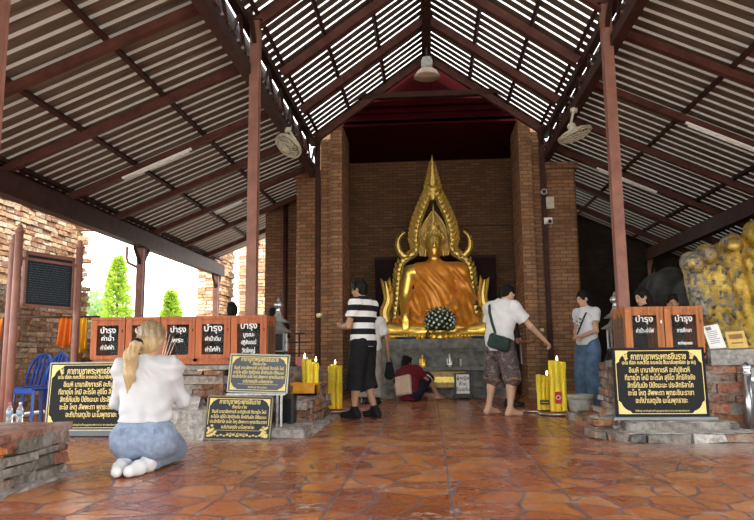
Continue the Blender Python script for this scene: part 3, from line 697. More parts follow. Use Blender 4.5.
robe = [el((0, 0, 1.22), (.44, .275, .37), k=.1), el((.0, -.01, .8), (.42, .265, .45), k=.1), rc((-.32, 0, 1.4), (.42, 0, 1.4), .175, k=.1), rc((0, -.03, 1.48), (0, -.06, 1.58), .17, .13, k=.08),
        rc((.53, 0, 1.38), (.64, -.02, .82), .165, .16, k=.1), rc((.64, -.02, .82), (.26, -.38, .56), .155, .13, k=.08), rc((.55, -.05, .8), (.5, -.2, .42), .2, .2, k=.1),
        rc((-.3, .0, .5), (-.72, -.2, .3), .24, .16, k=.1), rc((.3, 0, .45), (.75, -.2, .3), .24, .18, k=.1), rc((-.45, -.35, .36), (.35, -.42, .34), .12, .12, k=.1), el((-.38, -.12, .72), (.18, .2, .3), k=.1)]
sdf_mesh('robe', robe, ROBE, .015, .06, parent=bud, disp=robe_disp, sub=[rc((-.62, -.1, 1.5), (-.66, -.3, .7), .17, .13)])
mb = MB(); mb.mat = 0
n = 56
prof = [(1.0, 0), (1.02, .02), (.97, .05), (1.03, .09), (1.0, .115)]
for kx, (r, z) in enumerate(prof):
    for i in range(n):
        a = 2*PI*i/n; mb.v.append(Vector((1.08*r*math.copysign(abs(math.cos(a))**.7, math.cos(a)), -.14+.62*r*math.copysign(abs(math.sin(a))**.7, math.sin(a)), z)))
for kx in range(len(prof)-1):
    for i in range(n): mb.face((kx*n+i, kx*n+(i+1) % n, (kx+1)*n+(i+1) % n, (kx+1)*n+i))
mb.face([i for i in range(n)][::-1]); mb.face([4*n+i for i in range(n)])
for i in range(44):
    a = PI+PI*i/43; x = 1.07*math.copysign(abs(math.cos(a))**.7, math.cos(a)); y = -.14+.62*math.copysign(abs(math.sin(a))**.7, math.sin(a)); mb.sphere((x, y, .06), (.035, .03, .045), 6, 5)
mb.build('lotus_base', GOLD, bud)
# halo frame: swept ribbon with flame tongues along its outer edge
half = [(-.86, .12), (-.84, .45), (-.79, .85), (-.76, 1.2), (-.735, 1.45), (-.66, 1.63), (-.53, 1.73), (-.42, 1.80), (-.37, 1.9), (-.375, 2.05), (-.365, 2.25), (-.32, 2.45), (-.25, 2.65), (-.165, 2.85), (-.085, 3.02), (-.02, 3.2)]
def dens(pts, step=.045):
    out = []
    for i in range(len(pts)-1):
        p0, p1, p2, p3 = (np.array(pts[max(0, min(len(pts)-1, j))]) for j in (i-1, i, i+1, i+2)); m_ = max(2, int(np.linalg.norm(p2-p1)/step))
        for q in range(m_):
            s_ = q/m_; out.append(.5*((2*p1)+(p2-p0)*s_+(2*p0-5*p1+4*p2-p3)*s_**2+(3*p1-p0-3*p2+p3)*s_**3))
    out.append(np.array(pts[-1])); return out
hp = dens(half); HY = .22
def ribbon(mb, pts, wfn, d, y0):
    o = len(mb.v); n = len(pts)
    for i, p in enumerate(pts):
        tg = pts[min(i+1, n-1)]-pts[max(i-1, 0)]; tg = tg/np.linalg.norm(tg); nn = np.array([-tg[1], tg[0]]); w_ = wfn(i/(n-1))
        for a, yy in ((-1, d*.35), (-.72, -d*.1), (-.5, -d*.2), (-.35, -d*.5), (.35, -d*.5), (.5, -d*.2), (.72, -d*.1), (1, d*.35), (.6, d*.5), (-.6, d*.5)):
            q = p+nn*a*w_/2; mb.v.append(Vector((q[0], y0+yy, q[1])))
    for i in range(n-1):
        for j in range(10): mb.face((o+i*10+j, o+i*10+(j+1) % 10, o+(i+1)*10+(j+1) % 10, o+(i+1)*10+j))
    mb.face([o+j for j in range(10)][::-1]); mb.face([o+(n-1)*10+j for j in range(10)])
def tongue(mb, p, tg, out, L, wd, y0, d=.05):
    """a curled flame tongue: base on the frame, tip bending along tg"""
    p, tg, out = np.array(p), np.array(tg), np.array(out); pts = []
    for s_ in np.linspace(0, 1, 5): pts.append(p+out*L*.55*s_*(1.25-s_*.45)+tg*L*s_**1.4)
    o = len(mb.v)
    for i, q in enumerate(pts):
        a = pts[min(i+1, 4)]-pts[max(i-1, 0)]; a = a/np.linalg.norm(a); nn = np.array([-a[1], a[0]]); ww = wd*(1-(i/4)**1.6)*.5+.002
        for sx, yy in ((-1, .01), (0, -d*.5*(1-i/5)), (1, .01), (0, d*.5)): r_ = q+nn*sx*ww; mb.v.append(Vector((r_[0], y0+yy, r_[1])))
    for i in range(4):
        for j in range(4): mb.face((o+i*4+j, o+i*4+(j+1) % 4, o+(i+1)*4+(j+1) % 4, o+(i+1)*4+j))
    mb.face([o, o+1, o+2, o+3][::-1])
fr = MB(); fls = []
for s in (1, -1):
    fl = MB(); fl2 = MB(); fl3 = MB(); fls += [fl, fl2, fl3]
    pts = [p*np.array([s, 1]) for p in hp]; n = len(pts)
    ribbon(fr, pts, lambda u: .15 if u < .9 else .12, .16, HY)
    for i in range(2, n-1):
        tg = pts[min(i+1, n-1)]-pts[i-1]; tg = tg/np.linalg.norm(tg); out = np.array([-tg[1], tg[0]])*(1 if s > 0 else -1)
        u = i/(n-1)
        if i % 2 == 0:
            L = .11 if u < .55 else .21; wd = .08 if u < .55 else .115
            tongue(fl, pts[i]+out*(.05 if u < .55 else .035), tg*.8, out*1.35, L, wd, HY); tongue(fl, pts[i]-out*(.01), tg*.75, out*1.1, L*.8, wd*.8, HY-.085)
        fr.sphere(((pts[i]-out*.06)[0], HY-.06, (pts[i]-out*.06)[1]), .024 if u < .85 else .014, 6, 4)
    # the curling tail at shoulder height
    tail = dens([(-.5*s, 1.72), (-.62*s, 1.74), (-.72*s, 1.86), (-.745*s, 2.02), (-.70*s, 2.15), (-.6*s, 2.24)], .03)
    ribbon(fr, tail, lambda u: .15*(1-u)**.7+.012, .12, HY-.02)
    for i in range(2, len(tail)-2, 2):
        tg = tail[i+1]-tail[i]; tg = tg/np.linalg.norm(tg); out = np.array([-tg[1], tg[0]])*(1 if s > 0 else -1); tongue(fl2, tail[i]+out*.03, tg, out, .07, .05, HY-.02)
    # flame crested serpent heads at the foot of the frame
    for j, (bx_, bz, hh) in enumerate(((-.98, .36, .84),)):
        crest = dens([(bx_*s, bz), (bx_*s-.05*s, bz+hh*.25), (bx_*s+.03*s, bz+hh*.55), (bx_*s-.02*s, bz+hh)], .04)
        ribbon(fr, crest, lambda u: .24*math.sin(PI*min(1, u*.85+.15))**.8*(1-u*.6)+.01, .12, -.02+.04*j)
        for i in range(1, len(crest)-1):
            tg = crest[i+1]-crest[i]; tg = tg/np.linalg.norm(tg)
            for sg in (-1, 1): tongue(fl3, crest[i]+np.array([-tg[1], tg[0]])*sg*.045, tg, np.array([-tg[1], tg[0]])*sg, .11, .07, -.02+.04*j)
    ribbon(fr, dens([(-.86*s, .2), (-.9*s, .1), (-1.0*s, .16), (-1.0*s, .45)], .04), lambda u: .13, .14, .06)
ribbon(fr, dens([(0, 2.92), (0, 3.15), (0, 3.4), (0, 3.65), (0, 3.9)]), lambda u: .36*(1-u)**.9+.006 if u > .25 else .08+.82*u, .14, HY)
fl = MB(); fls.append(fl)
for i in range(7):
    z = 3.1+i*.1
    for sg in (-1, 1): tongue(fl, (sg*.11*(1-i/7.5), z), (0, 1), (sg, 0), .17*(1-i/10), .09, HY-.03)
arch = dens([(-.29, 1.75), (-.31, 2.0), (-.29, 2.22), (-.2, 2.44), (-.09, 2.6), (0, 2.7), (.09, 2.6), (.2, 2.44), (.29, 2.22), (.31, 2.0), (.29, 1.75)], .04)
ribbon(fr, arch, lambda u: .03, .05, HY+.03)
hf = fr.build('halo_frame', GOLDM, bud)
for fl in fls: fl.build('flame_border', GOLDM, hf)
mb = MB(); pl = [(float(p[0]), float(p[1])) for p in arch]; mb.prism(pl, HY+.04, HY+.07)
for i in range(25):
    a = PI*(.02+i/24*.96); mb.bar((.17*math.cos(a), HY+.02, 2.0+.2*math.sin(a)), (.29*math.cos(a), HY+.02, 2.0+.34*math.sin(a)), .018, .03, (0, 1, 0))
mb.build('halo_back', plain('dark gilt halo', (.34, .2, .06), .42, .8, .3, 20), hf)
ox('support', bud, STEELD, [(-.05, .05, HY+.06, HY+.14, .1, 3.3), (-.75, .75, HY+.05, HY+.1, 1.3, 1.36)])

# bouquet, trays, offerings
bq = thing('flower_vase', 'round white flower bouquet in a gold bowl before the statue', 'flowers', (.2, 12.95, 1.08))
mb = MB(); mb.lathe([(.09, 0), (.11, .02), (.07, .05), (.13, .1), (.16, .15), (.15, .16)], n=20); mb.build('bowl', GOLD, bq)
mb = MB(); cz = .33; rr = .29
for i in range(110):
    z_ = 1-2*(i+.5)/110; a = i*2.39996; d = Vector((math.sqrt(1-z_*z_)*math.cos(a), math.sqrt(1-z_*z_)*math.sin(a), z_*.85))
    if d.z < -.5: continue
    c = Vector((0, 0, cz))+d*rr*.94
    for q in range(6):
        b_ = q*PI/3; u = d.orthogonal().normalized(); v = d.cross(u); mb.sphere(c+(u*math.cos(b_)+v*math.sin(b_))*.014+d*.008, (.012, .012, .012), 6, 4)
    mb.sphere(c+d*.016, .012, 6, 4)
mb.build('white_blossoms', plain('white petals', (.9, .9, .88), .6, 0, .03), bq)['label'] = 'small white blossoms'
mb = MB()
def fnb():
    d = Vector((random.gauss(0, 1), random.gauss(0, 1), random.gauss(0, 1))).normalized(); d.z = max(d.z, -.55); return Vector((0, 0, cz))+Vector((d.x, d.y, d.z*.85))*rr*random.uniform(.7, .96), d
leaves(mb, 900, fnb, .06); mb.sphere((0, 0, cz), (rr*.75, rr*.75, rr*.62), 14, 10); mb.build('leaves', plain('dark leaves', (.02, .06, .02), .6, 0, .3, 20), bq)
BLUE = plain('blue tray', (.05, .12, .22), .4)
for x, wh in ((-.45, 'left'), (.98, 'right')):
    mb = MB(); mb.lathe([(.16, 0), (.2, .03), (.21, .05), (.185, .04), (.15, .015)], n=20)
    tag(mb.build('offering_tray', BLUE, None, (x, 12.95, 1.08)), f'blue round offering tray on the altar top, {wh} of the bouquet', 'tray', 'blue trays on the altar')
def figurine(x, y, z, h, mat, label):
    o = thing('figurine', label, 'figurine', (x, y, z)); s = h
    mb = MB(); mb.lathe([(.22*s, 0), (.25*s, .05*s), (.2*s, .1*s)], n=14); mb.build('base', mat, o)
    sdf_mesh('body', [rc((-.16*s, -.06*s, .17*s), (.16*s, -.06*s, .17*s), .09*s, k=.04*s), rc((0, 0, .2*s), (0, 0, .55*s), .14*s, .15*s), el((0, 0, .76*s), (.085*s, .09*s, .11*s)), rc((0, 0, .84*s), (0, 0, .96*s), .05*s, .012*s), rc((-.17*s, 0, .55*s), (-.2*s, -.06*s, .25*s), .055*s, .04*s), rc((.17*s, 0, .55*s), (.15*s, -.1*s, .26*s), .055*s, .04*s)], mat, .03*s, .04*s, parent=o)
    return o
figurine(-.03, 12.78, 1.08, .2, plain('dark bronze', (.10, .06, .03), .4, .8), 'tiny dark bronze figurine on the altar top beside the bouquet')
figurine(-.14, 12.66, .56, .26, GOLD, 'small golden figurine on the altar ledge above the seated person')
figurine(.36, 12.66, .56, .27, SILV, 'small silver figurine on the altar ledge near the white notice')
WAX = plain('white wax', (.8, .76, .66), .5)
for x, lab in ((-.36, 'short white candle on the altar ledge left of the golden figurine'), (.56, 'short white candle on the altar ledge above the white notice')):
    o = thing('candle', lab, 'candle', (x, 12.68, .56)); mb = MB(); mb.lathe([(.018, 0), (.018, .14), (.008, .15)], n=10); mb.build('wax', WAX, o); mb = MB(); mb.cyl((0, 0, .145), (0, 0, .17), .003, n=5); mb.build('wick', DARKM, o)
ob = thing('offering_box', 'low gilt wooden offering box against the altar front', 'box', (.15, 12.46, .0))
GW = plain('gilt wood', (.34, .22, .06), .45, .3, .3, 12)
ox('body', ob, GW, [(-.4, .44, 0, .2, .22, .46)]); ox('rim', ob, GW, [(-.43, .47, -.015, .21, .44, .485), (-.43, .47, -.015, .21, .2, .235)]); ox('leg', ob, STEELD, [(-.38, -.33, .02, .18, 0, .2)]); ox('leg', ob, STEELD, [(.37, .42, .02, .18, 0, .2)])
ox('panel', ob, GOLDM, [(-.33, .37, -.012, .0, .29, .39)])
ns = thing('notice_stand', 'white notice with black writing in a black frame before the altar', 'sign', (.57, 12.3, 0))
ox('frame', ns, DARKM, [(-.15, .15, -.015, .02, .06, .46)]); ox('sheet', ns, WHITEP, [(-.115, .115, -.021, -.014, .1, .435)])['label'] = 'white sheet'
ox('foot', ns, DARKM, [(-.18, .18, -.06, .08, .03, .065), (-.13, -.1, -.05, .07, 0, .03), (.1, .13, -.05, .07, 0, .03)])
for i, s_ in enumerate(('ผู้หญิง', 'ห้าม', 'ขึ้นแท่น')): text_mesh('lettering', s_, .085, DARKM, ns, (0, -.023, .37-.1*i), bold=.001)

# ------------------------------------------------------------------ the giant gilded foot at the right
t = NT('flaking gold leaf on plaster'); co = t.co(); n1 = t.noise(co, 3.2, 8, .7); n2 = t.noise(co, 13, 6, .7); n3 = t.noise(co, 1.2, 3)
s0_ = t.add('ShaderNodeSeparateXYZ'); t.link(co, s0_.inputs[0]); sxx = s0_.outputs[0]
gf = t.ramp(t.math('ADD', t.math('ADD', t.math('MULTIPLY', n1, .5), t.math('MULTIPLY', t.math('SUBTRACT', t.math('MULTIPLY', sxx, .10), .035), 1.0)), t.math('MULTIPLY', n2, .5)), [(.47, (0, 0, 0)), (.53, (1, 1, 1))])  # more gold leaf to the right, also standing in for sunlight there
pl_ = t.ramp(n2, [(.36, (.05, .042, .03)), (.48, (.26, .23, .17)), (.62, (.66, .63, .54))]); gl_ = t.ramp(n1, [(.36, (.25, .14, .02)), (.5, (.66, .44, .07)), (.62, (.92, .72, .22))])
sx_ = t.add('ShaderNodeSeparateXYZ'); t.link(co, sx_.inputs[0])
t.base(t.mix(gf, pl_, gl_)); t.set(.42); t.link(t.math('MULTIPLY', gf, .8), t.b.inputs['Metallic']); t.link(t.ramp(n2, [(.3, (.3, .3, .3)), (.7, (.62, .62, .62))]), t.b.inputs['Roughness']); t.bump(n2, .9, .03); LEAFG = t.m
STONE = plain('dark weathered plaster', (.06, .06, .056), .9, 0, .6, 2.2, .8, .1)
ft = thing('reclining_statue', 'giant gilded statue foot rising beyond the right counter', 'statue', (3.4, 9.2, 0))
toes = [(.10, 2.03, .125), (.34, 2.14, .135), (.64, 2.26, .155), (.99, 2.38, .175), (1.42, 2.48, .24)]
pr = [rc((1.15, .35, .3), (1.0, .32, 1.0), .6, .66, flat=((0, 1, 0), .55)), rc((.95, .3, 1.1), (.9, .3, 1.6), .66, .76, flat=((0, 1, 0), .4)), el((.32, .16, 1.62), (.24, .16, .4), k=.12), el((1.35, .14, 1.6), (.45, .22, .45), k=.12), el((1.1, .08, .6), (.5, .3, .45), k=.15), rc((.45, .0, 1.9), (.72, .04, 1.0), .07, .09, k=.1), rc((.8, -.02, 1.95), (.95, .0, 1.0), .08, .1, k=.1), rc((1.15, -.02, 2.0), (1.2, .0, 1.0), .08, .1, k=.1)]
for x, z, r in toes: pr += [rc((x+.1, .2, z-.45), (x+.01, .12, z-.03), r*.8, r*.92, k=.05), el((x, -.03, z-.08), (r*.86, r*.8, r*.8), k=.03)]
def fdisp(P): return .012*np.sin(P[:, 0]*19+3*np.sin(P[:, 2]*5))*np.sin(P[:, 2]*11)+.005*np.sin(P[:, 0]*41+2*np.sin(P[:, 2]*23))*np.sin(P[:, 2]*31)+.03*np.sin(P[:, 0]*6.5+P[:, 2]*1.5+1)*np.clip(1-P[:, 1]*2, 0, 1)
sdf_mesh('sole', pr, LEAFG, .025, .1, parent=ft, disp=fdisp)['label'] = 'sole and toes flaking with gold leaf'
sdf_mesh('body', [rc((1.1, .8, .5), (1.1, 4.0, .6), .7, .9, flat=((1, 0, 0), .9)), rc((.25, 1.5, 0), (.6, 4.0, .3), .5, .8), el((.35, 1.5, 1.0), (.5, .45, 1.1)), el((.9, .9, 1.2), (.85, .5, .95)), el((.6, 2.5, 1.6), (.5, .6, .6))], STONE, .06, .25, parent=ft, disp=lambda P: .05*np.sin(P[:, 0]*5+2*np.sin(P[:, 1]*3))*np.sin(P[:, 2]*6+P[:, 1]*2))
mb = MB(); mb.b2(-.5, 2.4, -.2, 6, 0, .3); mb.build('plinth', CONC, ft)
# ------------------------------------------------------------------ people
def V3(*a): return np.array(a, float)
def unit(v): v = np.array(v, float); return v/(np.linalg.norm(v)+1e-9)
def skinmat(name, c):
    t = NT(name); n = t.noise(t.co(), 9, 3); t.base(t.ramp(n, [(.3, tuple(x*.86 for x in c)), (.7, c)])); t.set(.5, 0, .4)
    t.b.inputs['Subsurface Weight'].default_value = .08; t.b.inputs['Subsurface Radius'].default_value = (.02, .008, .004); return t.m
SKA = skinmat('light tan skin', (.60, .36, .24)); SKB = skinmat('tan skin', (.46, .25, .15)); SKC = skinmat('brown skin', (.34, .17, .095))
def hairmat(name, a, b):
    t = NT(name); n = t.noise(t.co((60, 60, 5)), 3, 4); t.base(t.ramp(n, [(.35, a), (.65, b)])); t.set(.55, 0, .15); t.bump(n, .5, .008); return t.m
HBLK = hairmat('black hair', (.004, .0035, .0035), (.012, .01, .009))
def cloth(name, c, rough=.85, var=.08, scale=12): return plain(name, c, rough, 0, var, scale, .15, .2)
def rotz(v, a): c, s = math.cos(a), math.sin(a); return V3(v[0]*c-v[1]*s, v[0]*s+v[1]*c, v[2])
def headM(yaw=0, pitch=0, roll=0): return np.array((Matrix.Rotation(math.radians(yaw), 3, 'Z') @ Matrix.Rotation(math.radians(pitch), 3, 'X') @ Matrix.Rotation(math.radians(roll), 3, 'Y')))
def stand(h=1.72, w=1.0):
    s = h/1.75; J = {}
    for sd, x in (('L', -1), ('R', 1)):
        J['hip'+sd] = V3(x*.09*s, 0, .92*s); J['kn'+sd] = V3(x*.1*s, .03*s, .49*s); J['an'+sd] = V3(x*.11*s, -.02*s, .085*s); J['toe'+sd] = V3(x*.13*s, .15*s, .025)
        J['sh'+sd] = V3(x*.185*s*w, -.01, 1.42*s); J['el'+sd] = V3(x*.24*s, -.03, 1.13*s); J['wr'+sd] = V3(x*.23*s, .07, .88*s)
        J['hd'+sd] = V3(0, .2, -1); J['hn'+sd] = V3(-x, 0, 0)
    J['pel'] = V3(0, 0, .97*s); J['bel'] = V3(0, .0, 1.1*s); J['che'] = V3(0, .0, 1.29*s); J['nek'] = V3(0, -.01, 1.49*s); J['hed'] = V3(0, .03, 1.635*s); J['M'] = headM(); J['s'] = s; J['w'] = w
    return J
def hand(prims, wr, d, n, sgn, s=1.0, curl=.6, r=.0095):
    d = unit(d); n = np.array(n, float); n = unit(n-d*(n@d)); sd = np.cross(d, n)*sgn
    M = np.stack([sd, d, n], 1)
    prims.append(bx(wr+d*.05*s, (.039*s, .05*s, .016*s), .014*s, M, k=.012))
    for i, L in enumerate((.066, .076, .071, .056)):
        b = wr+d*.088*s+sd*(.029-.0195*i)*s; d1 = unit(d*math.cos(curl*.6)+n*math.sin(curl*.6)); d2 = unit(d*math.cos(curl*1.7)+n*math.sin(curl*1.7)); m_ = b+d1*L*.52*s
        prims.append(rc(b-d*.02*s, m_, r*s, r*.95*s, k=.004)); prims.append(rc(m_, m_+d2*L*.55*s, r*.95*s, r*.78*s, k=.004))
    b = wr+d*.025*s+sd*.03*s; m_ = b+unit(d*.75+sd*.6+n*.3)*.042*s; prims.append(rc(b, m_, .013*s, .011*s, k=.008)); prims.append(rc(m_, m_+unit(d+n*.5+sd*.1)*.036*s, .011*s, .009*s, k=.004))
def torso(J, g=0.0, kk=.06):
    s, w = J['s'], J.get('w', 1)
    ax = unit(J['shR']-J['shL']); up = unit(J['che']-J['pel']); fw = np.cross(up, ax); M = np.stack([ax, fw, up], 1)
    hx = unit(J['hipR']-J['hipL']); Mp = np.stack([hx, unit(np.cross(up, hx)), up], 1)
    return [el(J['che'], (.165*s*w+g, .112*s+g, .19*s+g), M, k=kk), el(J['bel'], (.142*s*w+g, .102*s+g, .17*s+g), M, k=kk), el(J['pel'], (.16*s*w+g, .115*s+g, .13*s+g), Mp, k=kk),
            rc(J['shL'], J['shR'], .058*s+g, k=kk), rc(J['nek']-up*.06*s, J['nek']-up*.05*s, .085*s+g*.5, k=kk)]
def head(prims, J, hs=1.0):
    H, M, s = J['hed'], J['M'], J['s']*hs; L = lambda x, y, z: H+M@V3(x, y, z)*s
    prims += [el(L(0, -.01, .03), np.array((.074, .092, .09))*s, M, k=.03), el(L(0, .022, -.035), np.array((.058, .066, .078))*s, M, k=.03), el(L(0, .05, -.088), np.array((.028, .026, .022))*s, M, k=.03),
              el(L(0, .096, -.012), np.array((.012, .014, .026))*s, M, k=.014), el(L(0, .102, -.03), np.array((.015, .013, .010))*s, M, k=.012),
              el(L(0, .083, -.058), np.array((.024, .010, .006))*s, M, k=.008), el(L(0, .080, -.067), np.array((.020, .010, .006))*s, M, k=.008),
              el(L(-.03, .078, .018), np.array((.026, .012, .008))*s, M, k=.012), el(L(.03, .078, .018), np.array((.026, .012, .008))*s, M, k=.012)]
    for x in (-1, 1): prims.append(el(L(x*.076, -.005, -.008), np.array((.010, .018, .030))*s, M, k=.008))
    prims.append(rc(J['nek'], L(0, -.005, -.06), .056*s, .05*s, k=.03))
def body_prims(J, bare=True, hs=1.0, curl=.6, feet=True):
    s = J['s']; p = torso(J)
    head(p, J, hs)
    for sd, sg in (('L', -1), ('R', 1)):
        p += [el(J['sh'+sd], np.array((.06, .06, .062))*s, k=.05), rc(J['sh'+sd], J['el'+sd], .047*s, .038*s, k=.035), rc(J['el'+sd], J['wr'+sd], .039*s, .027*s, k=.02)]
        hand(p, J['wr'+sd], J['hd'+sd], J['hn'+sd], sg, s*.95, J.get('curl', curl))
        h, k_, a = J['hip'+sd], J['kn'+sd], J['an'+sd]
        p += [rc(h, k_, .088*s, .056*s, k=.05), rc(k_, a, .054*s, .036*s, k=.03), el(k_+(a-k_)*.3-unit(J['toe'+sd]-a)*.022*s, np.array((.045, .05, .1))*s, k=.04) if abs((k_-a)[2]) > .25*s else rc(k_, a, .06*s, .04*s, k=.03)]
        if feet:
            t_ = J['toe'+sd]; f = unit(t_-a); 
            fl = unit(V3(f[0], f[1], 0)) if abs(f[2]) < .8 else f
            heel = a-fl*.035*s; heel = V3(heel[0], heel[1], max(.032, a[2]-.05)) if a[2] > .06 else heel
            p += [rc(heel, t_-fl*.03*s+V3(0, 0, .012), .034*s, .03*s, k=.03), rc(a, heel, .034*s, .034*s, k=.03), rc(a, t_-fl*.03*s, .036*s, .024*s, k=.03)]
            sidev = np.cross(fl, V3(0, 0, 1))*sg
            for i in range(5): q = t_-fl*(.012+.008*i)*s-sidev*(.03-.016*i)*s; p.append(rc(q-fl*.03*s, q+fl*(.026-.003*i)*s, (.0135-.0012*i)*s, (.012-.0012*i)*s, k=.004))
    return p
def person(name, label, J, loc, rz, skin_m, res=.0095, hs=1.0, feet=True, planes=()):
    o = sdf_mesh('person', body_prims(J, hs=hs, feet=feet), skin_m, res, .02, loc=loc, rz=rz, planes=planes)
    tag(o, label, 'person'); return o
def face_parts(o, J, lipc=(.38, .13, .1), hs=1.0):
    H, M, s = J['hed'], J['M'], J['s']*hs; Mm = Matrix(M.tolist())
    L = lambda x, y, z: Vector(H+M@V3(x, y, z)*s)
    for x in (-1, 1):
        mb = MB(); mb.sphere(L(x*.03, .083, .003), (.0135*s, .008*s, .0055*s), 10, 6, Mm); e = mb.build('eye', plain('eye dark', (.03, .02, .015), .2), o)
        mb = MB(); mb.sphere(L(x*.03, .0905, .024), (.02*s, .005*s, .0035*s), 10, 6, Mm); mb.build('eyebrow', HBLK, o)
    mb = MB(); mb.sphere(L(0, .093, -.06), (.02*s, .005*s, .0075*s), 10, 6, Mm); mb.build('lips', plain('lips', lipc, .45), o)
def hair_prims(J, kind, hs=1.0):
    H, M, s = J['hed'], J['M'], J['s']*hs; L = lambda x, y, z: H+M@V3(x, y, z)*s; A = np.array
    if kind == 'buzz': p = [el(L(0, -.012, .04), A((.079, .094, .09))*s, M), el(L(0, -.05, -.01), A((.068, .055, .07))*s, M)]
    elif kind == 'short': p = [el(L(0, -.012, .042), A((.087, .104, .1))*s, M), el(L(0, -.045, -.015), A((.078, .064, .085))*s, M), el(L(.01, .05, .10), A((.06, .05, .035))*s, M, k=.02), el(L(-.02, -.02, .125), A((.06, .07, .03))*s, M, k=.02)]
    else: p = [el(L(0, -.012, .036), A((.087, .104, .1))*s, M), el(L(0, -.04, -.02), A((.082, .07, .09))*s, M)]
    sub = [el(L(0, .11, -.035), A((.068, .08, .098))*s, M), bx(L(0, .10, -.10), A((.2, .09, .085))*s, .01, M), el(L(.085, .01, -.012), A((.02, .022, .036))*s, M), el(L(-.085, .01, -.012), A((.02, .022, .036))*s, M)]
    return p, sub, L
def wrinkle(a=.005, f=38):
    return lambda P: a*np.sin(P[:, 0]*f+3*np.sin(P[:, 2]*f*.32)+P[:, 1]*9)*np.sin(P[:, 2]*f*.7+2*np.sin(P[:, 0]*f*.4)+P[:, 1]*f*.5)
def shirt(o, J, mat, sleeve=.55, g=.024, hem=None, up=None, res=.0095, loose=.02, name='shirt', long_=False, k=.035, disp=None):
    s = J['s']; p = torso(J, g, .07)
    up_ = unit(J['che']-J['pel']) if up is None else up
    for sd in 'LR':
        a, b = J['sh'+sd], J['el'+sd]
        if long_:
            p += [rc(a, b, .062*s, .056*s, k=.04), rc(b, J['wr'+sd]-(J['wr'+sd]-b)*.02, .056*s, .04*s, k=.025, cut=(0, 1))]
        else: p.append(rc(a, a+(b-a)*sleeve, .068*s, (.062+loose)*s, k=.04, cut=(0, 1)))
        p.append(el(a, np.array((.068, .068, .068))*s, k=.05))
    hz = J['pel']+up_*(-.06*s) if hem is None else hem
    # straighten the cloth down to the hem
    p.append(rc(J['bel'], hz+up_*.0, .15*s+g*.3, .16*s+g*.5, flat=(np.cross(up_, unit(J['shR']-J['shL'])), .74), k=.06, cut=(0, 0)))
    sub = [rc(J['nek']+up_*.045*s, J['nek']+up_*.16*s, .062*s, .085*s)]
    return sdf_mesh(name, p, mat, res, k, parent=o, planes=[(hz, -up_)], sub=sub, disp=disp or wrinkle())
def legs_cloth(o, J, mat, end=.5, r=(.115, .1, .1), g=.02, waist=None, res=.0095, name='shorts', k=.03, disp=None, rz_=None):
    """end: fraction 0..1 hip->knee, 1..2 knee->ankle"""
    s = J['s']; up_ = unit(J['bel']-J['pel']); hx = unit(J['hipR']-J['hipL']); Mp = np.stack([hx, unit(np.cross(up_, hx)), up_], 1)
    p = [el(J['pel'], (.158*s+g, .115*s+g, .15*s), Mp, k=.05), rc(J['pel'], J['pel']+up_*.1*s, .135*s+g*.5, flat=(np.cross(up_, hx), .78), k=.05)]
    for sd in 'LR':
        h, kn, an = J['hip'+sd], J['kn'+sd], J['an'+sd]
        if end <= 1: p.append(rc(h, h+(kn-h)*end, r[0]*s, r[1]*s, cut=(0, 1), k=.04))
        else: p += [rc(h, kn, r[0]*s, r[1]*s, k=.04), rc(kn, kn+(an-kn)*(end-1), r[1]*s, r[2]*s, cut=(0, 1), k=.02)]
    pl = [(J['pel']+up_*.12*s, up_)]
    return sdf_mesh(name, p, mat, res, k, parent=o, planes=pl, disp=disp or wrinkle(.004, 30))
def shoe(o, J, mat, name='sock', h=.1, g=.008):
    s = J['s']
    for sd in 'LR':
        a, t_ = J['an'+sd], J['toe'+sd]; f = unit(V3(*(t_-a)[:2], 0)); heel = V3(a[0]-f[0]*.04*s, a[1]-f[1]*.04*s, .036)
        sdf_mesh(name, [rc(heel, t_+V3(0, 0, .006), .038*s+g, .03*s+g, k=.03), rc(a+unit(J['kn'+sd]-a)*(h-.08), heel, .04*s+g*.8, .038*s+g, k=.03), rc(a, t_-f*.03, .038*s+g, .026*s+g, k=.03), rc(t_-f*.08+V3(-f[1]*.02, f[0]*.02, 0), t_-f*.08-V3(-f[1]*.02, f[0]*.02, 0), .03*s+g, k=.03)], mat, .008, .03, parent=o, planes=[((0, 0, .004), (0, 0, -1)), (a+V3(0, 0, h-.05), (0, 0, 1))])
WHT = cloth('white cotton', (.70, .70, .70), .85, .03); JEAN = cloth('light blue denim', (.25, .31, .42), .85, .16, 24); JEAND = cloth('washed blue denim', (.10, .17, .27), .85, .25, 8)
BLKC = cloth('black cloth', (.012, .012, .014), .8, .3); GREYC = cloth('grey cloth', (.30, .28, .25), .85, .15)
R = math.radians
# kneeling woman
J = stand(1.62); s = 1.0
for sd, x in (('L', -1), ('R', 1)):
    J['hip'+sd] = V3(x*.09, -.01, .26); J['kn'+sd] = V3(x*.12, .40, .085); J['an'+sd] = V3(x*.075-.035, -.09, .07); J['toe'+sd] = V3(x*.05-.06, -.255, .04)
    J['sh'+sd] = V3(x*.168, 0, .705); J['el'+sd] = V3(x*.235, .10, .47); J['wr'+sd] = V3(x*.035, .285, .60); J['hd'+sd] = V3(-x*.1, .35, 1); J['hn'+sd] = V3(-x, 0, 0)
J['pel'] = V3(0, -.03, .29); J['bel'] = V3(0, -.01, .42); J['che'] = V3(0, 0, .58); J['nek'] = V3(0, .0, .765); J['hed'] = V3(.01, .045, .915); J['M'] = headM(-24, -8); J['s'] = .96; J['curl'] = .15
KW = (-2.03, 4.80, 0); KRZ = R(9)
kw = person('person', 'kneeling person with blond ponytail in white blouse and pale jeans, seen from behind', J, KW, KRZ, SKA, .008, 1.12)
face_parts(kw, J, hs=1.12)
